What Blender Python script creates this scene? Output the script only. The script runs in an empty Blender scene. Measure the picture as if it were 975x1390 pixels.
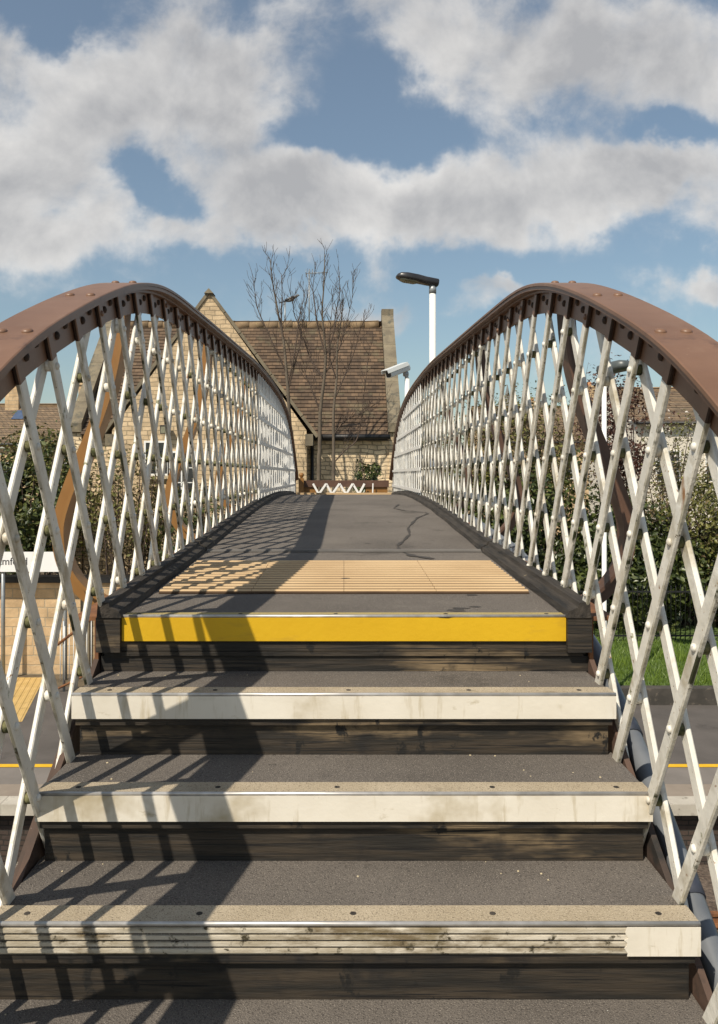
import bpy, math, random
import numpy as np
from mathutils import Vector, Matrix
random.seed(7)
sc = bpy.context.scene
col = sc.collection
R = math.radians
F, VX, YH, ZC = 1100.0, 467.0, 645.0, 4.6


def P(px, py, D):
    return Vector(((px - VX) / F * D, D, ZC + (YH - py) / F * D))


# ------------------------------------------------------------------ mesh builder
class MB:
    def __init__(self):
        self.v = []
        self.f = []
        self.m = []
        self.smooth = []

    def add(self, verts, faces, mi=0, sm=False):
        b = len(self.v)
        self.v += [tuple(p) for p in verts]
        self.f += [tuple(i + b for i in f) for f in faces]
        self.m += [mi] * len(faces)
        self.smooth += [sm] * len(faces)

    def box(self, x0, x1, y0, y1, z0, z1, mi=0):
        v = [(x0, y0, z0), (x1, y0, z0), (x1, y1, z0), (x0, y1, z0), (x0, y0, z1), (x1, y0, z1), (x1, y1, z1), (x0, y1, z1)]
        self.add(v, [(3, 2, 1, 0), (4, 5, 6, 7), (0, 1, 5, 4), (1, 2, 6, 5), (2, 3, 7, 6), (3, 0, 4, 7)], mi)

    def loft(self, rings, mi=0, caps=True, sm=False, closed=True):
        n = len(rings[0])
        v = [p for r in rings for p in r]
        fs = []
        for i in range(len(rings) - 1):
            for k in range(n if closed else n - 1):
                k2 = (k + 1) % n
                fs.append((i * n + k, i * n + k2, (i + 1) * n + k2, (i + 1) * n + k))
        self.add(v, fs, mi, sm)
        if caps:
            b = len(self.v) - len(v)
            self.f.append(tuple(b + k for k in range(n))[::-1]); self.m.append(mi); self.smooth.append(False)
            o = b + (len(rings) - 1) * n
            self.f.append(tuple(o + k for k in range(n))); self.m.append(mi); self.smooth.append(False)

    def tube(self, pts, rad, n=8, mi=0, sm=True, caps=True):
        pts = [Vector(p) for p in pts]
        if not hasattr(rad, '__len__'):
            rad = [rad] * len(pts)
        rings = []
        ref = None
        for i, p in enumerate(pts):
            t = (pts[min(i + 1, len(pts) - 1)] - pts[max(i - 1, 0)])
            t = t.normalized() if t.length > 1e-9 else Vector((0, 0, 1))
            if ref is None:
                ref = Vector((1, 0, 0)) if abs(t.x) < .9 else Vector((0, 1, 0))
            a = (ref - t * ref.dot(t)).normalized()
            ref = a
            b = t.cross(a)
            rings.append([p + (a * math.cos(2 * math.pi * k / n) + b * math.sin(2 * math.pi * k / n)) * rad[i] for k in range(n)])
        self.loft(rings, mi, caps, sm)

    def lathe(self, c, prof, n=16, axis='z', mi=0, sm=True):
        c = Vector(c)
        rings = []
        for r, h in prof:
            ring = []
            for k in range(n):
                a = 2 * math.pi * k / n
                u, w = math.cos(a) * r, math.sin(a) * r
                ring.append(c + (Vector((u, w, h)) if axis == 'z' else Vector((h, u, w)) if axis == 'x' else Vector((w, h, u))))
            rings.append(ring)
        self.loft(rings, mi, True, sm)

    def bar(self, p0, p1, w, t, mi=0, xdir=Vector((1, 0, 0)), ch=.003, under=None):
        """flat bar from p0 to p1, thickness t along xdir, width w across, chamfered edges"""
        p0, p1 = Vector(p0), Vector(p1)
        ax = (p1 - p0).normalized()
        xd = (xdir - ax * xdir.dot(ax)).normalized()
        wd = ax.cross(xd)
        W, T = w / 2, t / 2
        cs = [(-T + ch, -W), (T - ch, -W), (T, -W + ch), (T, W - ch), (T - ch, W), (-T + ch, W), (-T, W - ch), (-T, -W + ch)]
        n0 = len(self.m)
        self.loft([[p + xd * a + wd * b for a, b in cs] for p in (p0, p1)], mi)
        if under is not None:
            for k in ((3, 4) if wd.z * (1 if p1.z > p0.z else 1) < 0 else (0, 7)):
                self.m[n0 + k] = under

    def build(self, name, mats, parent=None, loc=None):
        me = bpy.data.meshes.new(name)
        if parent is not None:
            r = parent
            while r.parent is not None:
                r = r.parent
            off = Vector(r.location)
        else:
            off = Vector(loc) if loc is not None else Vector((0, 0, 0))
        me.from_pydata([tuple(Vector(p) - off) for p in self.v], [], self.f)
        if not isinstance(mats, (list, tuple)):
            mats = [mats]
        for m in mats:
            me.materials.append(m)
        me.polygons.foreach_set('material_index', self.m)
        me.polygons.foreach_set('use_smooth', self.smooth)
        me.update()
        o = bpy.data.objects.new(name, me)
        col.objects.link(o)
        if parent is not None:
            o.parent = parent
        else:
            o.location = off
        return o


def tag(o, label=None, cat=None, group=None, kind=None):
    if label: o['label'] = label
    if cat: o['category'] = cat
    if group: o['group'] = group
    if kind: o['kind'] = kind
    return o


def empty(name, loc, label, cat, group=None):
    o = bpy.data.objects.new(name, None)
    o.empty_display_size = .2
    o.location = loc
    col.objects.link(o)
    return tag(o, label, cat, group)


def plain(name, me, mat):
    pass


# ------------------------------------------------------------------ materials
def newmat(name):
    m = bpy.data.materials.new(name)
    m.use_nodes = True
    nt = m.node_tree
    b = nt.nodes['Principled BSDF']
    return m, nt, b


def N(nt, typ, **kw):
    n = nt.nodes.new(typ)
    for k, v in kw.items():
        if k.startswith('_'):
            setattr(n, k[1:], v)
        else:
            n.inputs[k].default_value = v
    return n


def c4(c):
    return (c[0], c[1], c[2], 1)


def coords(nt, scale=(1, 1, 1), rot=(0, 0, 0)):
    tc = N(nt, 'ShaderNodeTexCoord')
    mp = N(nt, 'ShaderNodeMapping')
    mp.inputs['Scale'].default_value = scale
    mp.inputs['Rotation'].default_value = rot
    nt.links.new(tc.outputs['Object'], mp.inputs['Vector'])
    return mp.outputs['Vector']


def noise(nt, vec, scale, detail=4, rough=.55):
    n = N(nt, 'ShaderNodeTexNoise', Scale=scale, Detail=detail, Roughness=rough)
    nt.links.new(vec, n.inputs['Vector'])
    return n.outputs['Fac']


def ramp(nt, fac, stops):
    r = N(nt, 'ShaderNodeValToRGB')
    el = r.color_ramp.elements
    while len(el) < len(stops):
        el.new(.5)
    for e, (p, c) in zip(el, stops):
        e.position = p
        e.color = c4(c) if hasattr(c, '__len__') else (c, c, c, 1)
    nt.links.new(fac, r.inputs['Fac'])
    return r.outputs['Color']


def mix(nt, fac, a, b, mode='MIX'):
    n = nt.nodes.new('ShaderNodeMix')
    n.data_type = 'RGBA'
    n.blend_type = mode
    for s, v in ((n.inputs[0], fac), (n.inputs[6], a), (n.inputs[7], b)):
        if isinstance(v, bpy.types.NodeSocket):
            nt.links.new(v, s)
        elif hasattr(v, '__len__'):
            s.default_value = c4(v)
        else:
            s.default_value = v
    return n.outputs[2]


def bump(nt, b, h, strength, dist=.01):
    n = N(nt, 'ShaderNodeBump', Strength=strength, Distance=dist)
    nt.links.new(h, n.inputs['Height'])
    nt.links.new(n.outputs['Normal'], b.inputs['Normal'])


def nmat(name, c1, c2, scale, rough=.8, bs=None, bstr=.3, bdist=.004, stretch=(1, 1, 1), lo=.35, hi=.65, spots=None, metal=0):
    """two-tone noise material; spots = list of (colour, scale, threshold, softness, stretch)"""
    m, nt, b = newmat(name)
    v = coords(nt, stretch)
    c = ramp(nt, noise(nt, v, scale), [(lo, c1), (hi, c2)])
    for sp in spots or []:
        vv = coords(nt, sp[4] if len(sp) > 4 else (1, 1, 1))
        k = ramp(nt, noise(nt, vv, sp[1], 5, .65), [(sp[2], 0.0), (sp[2] + sp[3], 1.0)])
        c = mix(nt, k, c, sp[0])
    nt.links.new(c, b.inputs['Base Color'])
    b.inputs['Roughness'].default_value = rough
    b.inputs['Metallic'].default_value = metal
    if bs:
        bump(nt, b, noise(nt, v, bs, 3), bstr, bdist)
    return m


def brickmat(name, c1, c2, mortar, bw, bh, ms=.012, rough=.9, axes='xz', vary=.6, bstr=.6, stain=None, distort=.012):
    m, nt, b = newmat(name)
    tc = N(nt, 'ShaderNodeTexCoord')
    sp = N(nt, 'ShaderNodeSeparateXYZ')
    nt.links.new(tc.outputs['Object'], sp.inputs[0])
    cb = N(nt, 'ShaderNodeCombineXYZ')
    ad = N(nt, 'ShaderNodeMath', _operation='ADD')
    nt.links.new(sp.outputs['X'], ad.inputs[0])
    nt.links.new(sp.outputs['Y'], ad.inputs[1])
    nt.links.new(ad.outputs[0] if axes == 'xz' else sp.outputs[axes[0].upper()], cb.inputs['X'])
    nt.links.new(sp.outputs[axes[1].upper()], cb.inputs['Y'])
    nz = N(nt, 'ShaderNodeTexNoise', Scale=2.2, Detail=3)
    nt.links.new(cb.outputs[0], nz.inputs['Vector'])
    sb = N(nt, 'ShaderNodeVectorMath', _operation='SUBTRACT')
    nt.links.new(nz.outputs['Color'], sb.inputs[0])
    sb.inputs[1].default_value = (.5, .5, .5)
    sl = N(nt, 'ShaderNodeVectorMath', _operation='SCALE')
    nt.links.new(sb.outputs[0], sl.inputs[0])
    sl.inputs['Scale'].default_value = distort * 6
    av = N(nt, 'ShaderNodeVectorMath', _operation='ADD')
    nt.links.new(cb.outputs[0], av.inputs[0])
    nt.links.new(sl.outputs[0], av.inputs[1])
    br = N(nt, 'ShaderNodeTexBrick', Scale=1.0)
    br.inputs['Brick Width'].default_value = bw
    br.inputs['Row Height'].default_value = bh
    br.inputs['Mortar Size'].default_value = ms
    br.inputs['Mortar Smooth'].default_value = .35
    br.inputs['Bias'].default_value = 0
    br.inputs['Color1'].default_value = c4(c1)
    br.inputs['Color2'].default_value = c4(c2)
    br.inputs['Mortar'].default_value = c4(mortar)
    br.offset_frequency = 2
    br.squash = 1.35 if axes == 'xz' else 1.0
    br.squash_frequency = 3
    nt.links.new(av.outputs[0], br.inputs['Vector'])
    v2 = coords(nt)
    sh = ramp(nt, noise(nt, v2, 3.0, 6, .65), [(.3, 1 - vary * .38), (.7, 1 + vary * .25)])
    c = mix(nt, 1.0, br.outputs['Color'], sh, 'MULTIPLY')
    if stain:
        k = ramp(nt, noise(nt, v2, stain[1], 5, .6), [(stain[2], 0.0), (stain[2] + .12, stain[3])])
        c = mix(nt, k, c, stain[0])
    nt.links.new(c, b.inputs['Base Color'])
    b.inputs['Roughness'].default_value = rough
    inv = N(nt, 'ShaderNodeMath', _operation='SUBTRACT')
    inv.inputs[0].default_value = 1
    nt.links.new(br.outputs['Fac'], inv.inputs[1])
    a2 = N(nt, 'ShaderNodeMath', _operation='MULTIPLY_ADD')
    nt.links.new(noise(nt, v2, 14, 5), a2.inputs[0])
    a2.inputs[1].default_value = .7
    nt.links.new(inv.outputs[0], a2.inputs[2])
    bump(nt, b, a2.outputs[0], bstr, .02)
    return m


def leafmat(name, c1, c2, rough=.5, trans=.25):
    m, nt, b = newmat(name)
    at = N(nt, 'ShaderNodeAttribute', _attribute_name='tone')
    c = ramp(nt, at.outputs['Fac'], [(0, c1), (1, c2)])
    nt.links.new(c, b.inputs['Base Color'])
    b.inputs['Roughness'].default_value = rough
    tr = N(nt, 'ShaderNodeBsdfTranslucent')
    nt.links.new(c, tr.inputs['Color'])
    ms = N(nt, 'ShaderNodeMixShader')
    ms.inputs[0].default_value = trans
    nt.links.new(b.outputs[0], ms.inputs[1])
    nt.links.new(tr.outputs[0], ms.inputs[2])
    nt.links.new(ms.outputs[0], nt.nodes['Material Output'].inputs['Surface'])
    return m


M = {}
M['white'] = nmat('white_bar_paint', (.64, .605, .535), (.78, .75, .68), 7, .45, 40, .5, .004,
                  spots=[((.40, .345, .245), 6, .54, .14), ((.13, .13, .05), 15, .645, .07), ((.24, .13, .06), 55, .645, .05), ((.30, .15, .06), 8, .68, .05, (1, 1, .25)), ((.30, .14, .05), 24, .71, .05)])
M['moss'] = nmat('mossy_joint', (.035, .04, .012), (.16, .15, .07), 60, .95, 150, .6, .004)
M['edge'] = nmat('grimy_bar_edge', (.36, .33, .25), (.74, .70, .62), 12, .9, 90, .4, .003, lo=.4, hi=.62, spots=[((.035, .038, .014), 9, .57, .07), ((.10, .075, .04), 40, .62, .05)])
M['brown_edge'] = nmat('dark_brown_edge', (.03, .017, .011), (.06, .034, .022), 16, .8)  # much darker brown on lower edges of the brown bar tops, and web bolts
M['brown'] = nmat('brown_rail_paint', (.165, .088, .052), (.21, .115, .07), 5, .45, 70, .14, .002,
                  spots=[((.085, .047, .033), 7, .60, .14), ((.24, .15, .10), 3.5, .60, .2, (1, .5, 1)), ((.30, .19, .12), 60, .69, .03), ((.06, .03, .02), 45, .70, .03)])
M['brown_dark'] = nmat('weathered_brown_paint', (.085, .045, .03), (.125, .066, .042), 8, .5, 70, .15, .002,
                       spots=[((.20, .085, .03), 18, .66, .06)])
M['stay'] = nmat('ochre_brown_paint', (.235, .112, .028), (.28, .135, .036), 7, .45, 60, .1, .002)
M['rust'] = nmat('rusty_steel', (.12, .05, .025), (.26, .11, .04), 14, .85, 60, .3, .003,
                 spots=[((.6, .57, .5), 10, .68, .03)])
M['flaking'] = nmat('flaking_stringer_paint', (.05, .034, .026), (.10, .058, .04), 6, .8, 50, .4, .004, spots=[((.02, .017, .014), 5, .56, .1), ((.5, .46, .38), 11, .67, .03), ((.16, .07, .03), 9, .66, .06)])
M['asphalt'] = nmat('gritty_deck', (.10, .086, .074), (.152, .131, .113), 1.6, .93, 260, .8, .005,
                    spots=[((.05, .043, .037), 2.6, .60, .12), ((.19, .165, .14), 1.1, .55, .2), ((.04, .035, .03), 9, .68, .04), ((.32, .28, .235), 330, .57, .06), ((.045, .038, .033), 260, .55, .08), ((.6, .58, .52), 70, .74, .01)])
M['nose_white'] = nmat('cream_nosing', (.68, .625, .53), (.76, .71, .62), 5, .5, 60, .2, .003,
                       spots=[((.36, .29, .16), 8, .62, .12, (1, 1, 2.5)), ((.2, .16, .09), 30, .72, .05), ((.52, .45, .33), 10, .56, .14, (3, 1, .4)), ((.10, .08, .05), 18, .70, .03, (1, 1, .5)), ((.45, .38, .26), 3, .56, .14)])
M['nose_rib'] = nmat('dirty_ribbed_nosing', (.38, .33, .245), (.60, .545, .45), 9, .7, 80, .3, .003, (1, 1, 6),
                     spots=[((.17, .13, .075), 7, .50, .14, (1, 1, 3)), ((.05, .04, .02), 22, .58, .06), ((.20, .16, .09), 3, .55, .12)])
M['nose_grit'] = nmat('gritty_nosing_strip', (.37, .30, .205), (.47, .39, .28), 5, .95, 320, .8, .004,
                      spots=[((.15, .115, .075), 300, .55, .08), ((.62, .53, .40), 360, .58, .06), ((.12, .09, .06), 13, .74, .03), ((.22, .18, .12), 6, .62, .1)])
M['metal'] = nmat('aluminium_edge', (.42, .40, .38), (.60, .58, .56), 20, .38, metal=.6)
M['yellow'] = nmat('yellow_nosing', (.61, .36, .004), (.66, .40, .006), 4, .6, 60, .25, .003,
                   spots=[((.46, .27, .02), 2.5, .56, .15, (1, 1, 3)), ((.10, .07, .03), 12, .73, .02, (.3, 1, 2)), ((.42, .25, .02), 9, .68, .08), ((.12, .09, .03), 24, .77, .03), ((.85, .66, .2), 70, .76, .02)])
M['yellow_grit'] = nmat('yellow_grit_strip', (.36, .28, .11), (.42, .33, .14), 6, .95, 320, .7, .004, spots=[((.2, .17, .09), 260, .55, .08)])
M['tan_tile'] = nmat('tan_corduroy', (.48, .33, .18), (.55, .39, .22), 3, .85, 200, .3, .003,
                     spots=[((.26, .18, .10), 9, .68, .08), ((.12, .08, .05), 20, .77, .02)])
M['tan_groove'] = nmat('tan_groove_dark', (.06, .033, .017), (.10, .058, .03), 6, .95)  # darker brown for the grooves and the foot of each ridge front
M['wood'] = nmat('tarred_riser_wood', (.014, .012, .0095), (.055, .040, .026), 3.0, .7, 9, .5, .004, (1.2, 6, 14), .38, .68,
                 spots=[((.21, .15, .085), 1.3, .55, .12, (1, 1, 4)), ((.01, .009, .009), 2.6, .56, .12, (1.6, 1, 1.4)), ((.006, .005, .005), 5, .56, .03, (.5, 1, 40)), ((.008, .007, .006), 7, .60, .05, (2.5, 1, 1.6))])
M['kerb'] = nmat('weathered_kerb_wood', (.018, .015, .012), (.055, .045, .036), 3.5, .85, 8, .6, .006, (14, 1.3, 12), .35, .7,
                 spots=[((.012, .011, .01), 3, .58, .06, (10, .7, 6)), ((.24, .19, .12), 8, .68, .05)])
M['stain'] = nmat('damp_stain', (.042, .037, .033), (.058, .05, .044), 12, .85)
M['pipe'] = nmat('grey_blue_pipe', (.115, .125, .14), (.17, .18, .195), 6, .38, spots=[((.05, .05, .05), 9, .66, .08)])
M['pipe_dark'] = nmat('pipe_collar', (.03, .035, .05), (.045, .05, .07), 8, .5)
M['stone'] = brickmat('limestone_blocks', (.64, .46, .27), (.50, .35, .20), (.42, .34, .23), .5, .22, .014, vary=.7,
                      stain=((.20, .17, .12), 1.1, .60, .55))
M['rubble'] = brickmat('limestone_rubble', (.86, .68, .45), (.68, .52, .33), (.36, .285, .19), .25, .115, .017, vary=1.0, distort=.03,
                       stain=((.22, .18, .13), .8, .62, .5))
M['house_stone'] = brickmat('coursed_limestone', (.68, .515, .325), (.52, .39, .24), (.36, .28, .18), .27, .115, .013, vary=.8, distort=.014,
                      stain=((.26, .21, .13), .9, .6, .5))
M['ashlar'] = nmat('pale_ashlar', (.48, .39, .25), (.56, .47, .32), 4, .9, 30, .3, .004, spots=[((.22, .19, .14), 5, .62, .12)])
M['coping'] = nmat('lichened_coping', (.15, .125, .088), (.24, .20, .135), 3, .95, 25, .6, .01,
                   spots=[((.10, .095, .075), 4, .56, .12), ((.40, .34, .16), 12, .66, .06)])
M['tile'] = brickmat('brown_roof_tiles', (.17, .11, .066), (.075, .05, .033), (.04, .028, .02), .2, .11335, .006, axes=('x', 'z'), vary=1.1, bstr=.3, distort=.0006,
                     stain=((.15, .125, .075), 2.2, .55, .6))
M['tile_far'] = brickmat('far_roof_tiles', (.24, .165, .10), (.18, .125, .08), (.09, .07, .05), .25, .22, .02, vary=.9, bstr=.2, distort=.004,
                         stain=((.12, .10, .07), 1.0, .58, .5))
M['ridge'] = nmat('ridge_tile', (.20, .135, .075), (.29, .20, .115), 5, .9, 30, .4, .006, spots=[((.36, .28, .12), 7, .64, .08)])
M['black'] = nmat('black_paint', (.012, .012, .013), (.02, .02, .021), 8, .4)
M['gutter'] = nmat('black_gutter', (.015, .015, .016), (.025, .024, .024), 8, .5)
M['lamp_black'] = nmat('dark_lamp_shell', (.022, .022, .024), (.035, .034, .036), 5, .32)
M['lamp_grey'] = nmat('grey_lamp_shell', (.07, .08, .08), (.095, .105, .105), 5, .4)
M['lens'] = nmat('lamp_lens', (.16, .15, .10), (.26, .25, .17), 14, .4)
M['post_white'] = nmat('white_post_paint', (.78, .77, .74), (.84, .83, .80), 3, .4, spots=[((.5, .47, .4), 9, .7, .08)])
M['cctv'] = nmat('camera_housing', (.66, .68, .66), (.74, .75, .73), 5, .35)
M['steel'] = nmat('grey_steel', (.27, .29, .30), (.36, .38, .39), 6, .45, metal=.4)
M['steel_dull'] = nmat('worn_joint_steel', (.13, .12, .11), (.20, .185, .17), 5, .6, spots=[((.40, .38, .35), 2, .60, .1)])
M['sign_white'] = nmat('white_sign_face', (.80, .80, .80), (.84, .84, .84), 3, .35)
M['sign_ink'] = nmat('black_sign_ink', (.012, .012, .014), (.016, .016, .018), 3, .45)
M['platform'] = nmat('platform_asphalt', (.085, .074, .066), (.115, .10, .09), 1.2, .95, 120, .4, .006,
                     spots=[((.06, .052, .046), 1.4, .58, .15), ((.15, .13, .11), 9, .66, .1)])
M['slab_grey'] = nmat('grey_paving', (.17, .15, .132), (.205, .18, .16), 2, .92, 60, .3, .004)
M['slab_tan'] = nmat('tan_paving', (.235, .19, .15), (.29, .24, .19), 2, .92, 60, .3, .004, spots=[((.17, .14, .11), 3, .58, .1)])
M['concrete'] = nmat('pale_concrete_edge', (.40, .36, .30), (.52, .475, .40), 3, .9, 40, .4, .006, spots=[((.2, .175, .14), 5, .6, .1)])
M['line_yellow'] = nmat('yellow_line_paint', (.70, .40, .01), (.76, .45, .02), 5, .7, spots=[((.35, .25, .1), 12, .68, .06)])
M['brick_dark'] = brickmat('sooty_brick', (.075, .05, .038), (.05, .036, .03), (.03, .025, .02), .225, .075, .01)
M['kerb_dark'] = nmat('sooty_kerb', (.045, .04, .034), (.075, .065, .055), 4, .95, 30, .5, .01, spots=[((.12, .10, .08), 7, .62, .08)])
M['ballast'] = nmat('ballast', (.06, .045, .035), (.20, .15, .115), 22, .95, 24, 1.0, .05, lo=.3, hi=.7, spots=[((.08, .05, .035), 2, .5, .2)])
M['sleeper'] = nmat('sleeper', (.11, .09, .07), (.18, .15, .12), 4, .9, 20, .4, .01)
M['earth'] = nmat('earth', (.085, .065, .04), (.15, .115, .07), 3, .95, 15, .6, .03)
M['lawn'] = nmat('verge_soil_grass', (.05, .085, .014), (.10, .15, .03), 5, .95, 20, .6, .03)
M['ochre'] = nmat('ochre_tactile', (.50, .33, .11), (.58, .39, .15), 3, .85, spots=[((.3, .2, .09), 4, .6, .12)])
M['bark'] = nmat('grey_brown_bark', (.085, .066, .048), (.15, .12, .088), 12, .9, 40, .5, .006, (1, 1, .3))
M['twig'] = nmat('twig_bark', (.06, .042, .032), (.10, .07, .052), 12, .9)
M['render'] = nmat('cream_render', (.66, .60, .50), (.74, .68, .58), 2, .9, 40, .2, .004, spots=[((.5, .44, .35), 2, .6, .15)])
M['glass'] = nmat('window_glass', (.02, .024, .028), (.035, .04, .045), 3, .06)
M['sky_glass'] = nmat('skylight_glass', (.04, .08, .16), (.05, .10, .2), 3, .08)
M['frame'] = nmat('white_window_frame', (.76, .75, .72), (.82, .81, .78), 3, .5)
M['pot'] = nmat('terracotta_pot', (.42, .20, .09), (.50, .25, .12), 5, .85)
M['slate'] = nmat('grey_slate_spire', (.15, .15, .145), (.21, .205, .19), 3, .8)
M['bird_dark'] = nmat('dark_feathers', (.012, .012, .016), (.03, .03, .036), 30, .5)
M['bird_grey'] = nmat('grey_feathers', (.16, .15, .15), (.24, .23, .22), 30, .7)
M['ivy'] = leafmat('ivy_leaves', (.018, .032, .009), (.105, .125, .032), .36, .15)
M['hedge'] = leafmat('hedge_leaves', (.06, .066, .015), (.225, .215, .055), .5, .25)
M['dry'] = leafmat('dry_leaves', (.095, .062, .028), (.22, .165, .075), .7, .2)
M['copper'] = leafmat('copper_leaves', (.045, .018, .014), (.13, .055, .034), .5, .2)
M['blossom'] = leafmat('pale_blossom', (.55, .47, .40), (.80, .74, .68), .7, .3)
M['grass'] = leafmat('grass_blades', (.07, .13, .014), (.22, .31, .05), .5, .35)

# ------------------------------------------------------------------ profiles along the bridge
gd = np.arange(-.6, 14.0, .02)


def curve(pts, sig=.12):
    a = np.array(pts)
    y = np.interp(gd, a[:, 0], a[:, 1])
    lo = y[0] - (y[1] - y[0]) * np.arange(60, 0, -1)
    hi = y[-1] + (y[-1] - y[-2]) * np.arange(1, 61)
    yy = np.concatenate([lo, y, hi])
    k = np.exp(-.5 * (np.arange(-60, 61) * .02 / sig) ** 2)
    k /= k.sum()
    ys = np.convolve(yy, k, 'same')[60:-60]
    return lambda d: float(np.interp(d, gd, ys))


rail_h = curve([(-.6, -1.26), (.4, -.61), (1.2, -.085), (1.54, .15), (1.65, .222), (1.83, .318), (2.05, .408), (2.35, .525), (2.72, .65), (3.1, .735), (3.4, .768),
                (4.3, .815), (5.5, .872), (6.5, .918), (7.3, .932), (8.2, .93), (9.0, .912), (9.7, .868), (10.5, .77), (11.2, .58), (11.8, .32), (12.3, .08), (13, -.3)], .14)
deck_h = curve([(-.6, .53), (2.5, .438), (4.03, .381), (5.54, .309), (6.5, .268), (7.7, .238), (9, .226), (10.5, .25), (11.7, .285), (14, .34)], .3)
GO, RI = .264, .17


def step_d(i):
    return 2.5 - GO * i


def deckz(d):
    return ZC - deck_h(d)


def chord_h(d):
    """height (below camera) of the lower chord the lattice bars die into"""
    st = -(.438 + RI / GO * (2.5 - d)) - .27
    return max(st, -2.6) if d < 2.05 else (-deck_h(d) - .05 if d > 2.5 else st + (-deck_h(2.5) - .05 - (-(.438) - .27)) * (d - 2.05) / .45)


# ------------------------------------------------------------------ footbridge: deck and stair
bridge = empty('footbridge', (0, 7.2, 0), 'railway footbridge with dark gritty deck, wooden steps and yellow landing edge', 'footbridge')
D1 = 12.9
mb = MB()
ds = list(np.arange(2.53, D1, .2)) + [D1]
mb.loft([[(-.755, d, deckz(d) - .14), (.755, d, deckz(d) - .14), (.755, d, deckz(d)), (-.755, d, deckz(d))] for d in ds])
deck = mb.build('deck', M['asphalt'], bridge)
# edge kerbs: two-step weathered timber
for s in (-1, 1):
    for a, b in ((2.475, 4.02), (4.05, 11.75)):
        mb = MB()
        rings = []
        for d in np.linspace(a, b, max(3, int((b - a) / .15))):
            z = deckz(d)
            j = .003 * math.sin(d * 7 + s)
            rings.append([(s * x, d, z + h) for x, h in ((.682 + j, .002), (.688, .022), (.716, .034), (.72, .048), (.752, .052 + j), (.756, .002))])
        if s > 0:
            rings = [r[::-1] for r in rings]
        mb.loft(rings)
        mb.build('deck_kerb', M['kerb'], bridge)
    # rusty bottom angle the lattice stands on
    mb = MB()
    dd = list(np.arange(2.5, D1, .25)) + [D1]
    mb.loft([[(s * x, d, deckz(d) + h) for x, h in ((.758, -.17), (.77, -.17), (.77, -.012), (.835, -.012), (.835, 0.0), (.758, 0.0))] for d in dd])
    mb.build('edge_angle', M['rust'], bridge)
    # steel stringer beside the steps
    mb = MB()
    zz = lambda d: ZC - (.438 + RI / GO * (2.5 - d))
    mb.loft([[(s * .757, d, zz(d) - .36), (s * .772, d, zz(d) - .36), (s * .772, d, zz(d) - .13), (s * .757, d, zz(d) - .13)] for d in (2.55, 1.6, .6, -.4)])
    mb.loft([[(s * .772, d, zz(d) - .36), (s * .86, d, zz(d) - .36), (s * .86, d, zz(d) - .345), (s * .772, d, zz(d) - .345)] for d in (2.55, 1.6, .6, -.4)])
    mb.build('stringer', M['flaking'], bridge)
    for y in (12.2, 3.35):
        mb = MB()
        zt = deckz(y) - .17
        mb.box(s * .70 - .06, s * .70 + .06, y - .06, y + .06, 0.0, zt)
        mb.box(s * .70 - .14, s * .70 + .14, y - .14, y + .14, 0.002, .03)
        mb.build('support_column', M['brown_dark'], bridge)
# metal joint strip
mb = MB()
mb.loft([[(-.68, d, deckz(d) + .003), (.68, d, deckz(d) + .003), (.68, d, deckz(d) + .006), (-.68, d, deckz(d) + .006)] for d in (4.0, 4.06)])
mb.loft([[(-.68, d, deckz(d) + .0065), (.68, d, deckz(d) + .0065), (.68, d, deckz(d) + .011), (-.68, d, deckz(d) + .011)] for d in (4.022, 4.04)])
mb.build('joint_strip', M['steel_dull'], bridge)
# corduroy paving
mb = MB()
a, b = 2.885, 3.665
n = 14
mb.loft([[(-.66, d, deckz(d) + .002), (.66, d, deckz(d) + .002), (.66, d, deckz(d) + .006), (-.66, d, deckz(d) + .006)] for d in (a, b)], 1)
for k in range(n):
    y0 = a + (b - a) * (k + .12) / n
    y1 = a + (b - a) * (k + .62) / n
    ym = (y0 + y1) / 2
    w = .66
    for j in range(4):
        x0, x1 = -w + j * .33 + .0008, -w + (j + 1) * .33 - .0008
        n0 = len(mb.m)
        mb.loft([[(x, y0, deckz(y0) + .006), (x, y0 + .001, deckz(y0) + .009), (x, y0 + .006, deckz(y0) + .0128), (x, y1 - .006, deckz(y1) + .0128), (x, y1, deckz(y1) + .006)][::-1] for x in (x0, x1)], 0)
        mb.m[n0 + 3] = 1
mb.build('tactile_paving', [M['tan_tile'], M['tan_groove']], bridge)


# damp stain wandering over the deck
def deck_at(px, py):
    lo, hi = 2.5, 8.5
    for _ in range(40):
        m = (lo + hi) / 2
        if deck_h(m) * F / m > py - YH:
            lo = m
        else:
            hi = m
    return (px - VX) / F * lo, lo


sp = [(541.8, 685), (534.6, 690.5), (552.6, 694), (577.7, 695.9), (581, 697.7), (567, 703), (561.5, 708.5), (554, 717.4), (556, 726.4), (547, 735.4), (540, 740.8), (543.6, 748), (559.7, 755), (575, 757), (590, 759.8)]
pts = [Vector((*deck_at(*q), 0)) for q in sp]
fine = []
for i in range(len(pts) - 1):
    for t in np.linspace(0, 1, 7)[:-1]:
        fine.append(pts[i].lerp(pts[i + 1], t))
mb = MB()
rings = []
for i, p in enumerate(fine):
    t = (fine[min(i + 1, len(fine) - 1)] - fine[max(i - 1, 0)]).normalized()
    nrm = Vector((-t.y, t.x, 0))
    w = .0075 + .003 * math.sin(i * .9) + random.uniform(-.002, .002) + (.012 if i > len(fine) - 14 else 0)
    j = nrm * random.uniform(-.003, .003)
    rings.append([Vector((q.x, q.y, deckz(q.y) + .0035)) for q in (p + j - nrm * w, p + j + nrm * w)])
mb.loft(rings, caps=False, closed=False)
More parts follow.
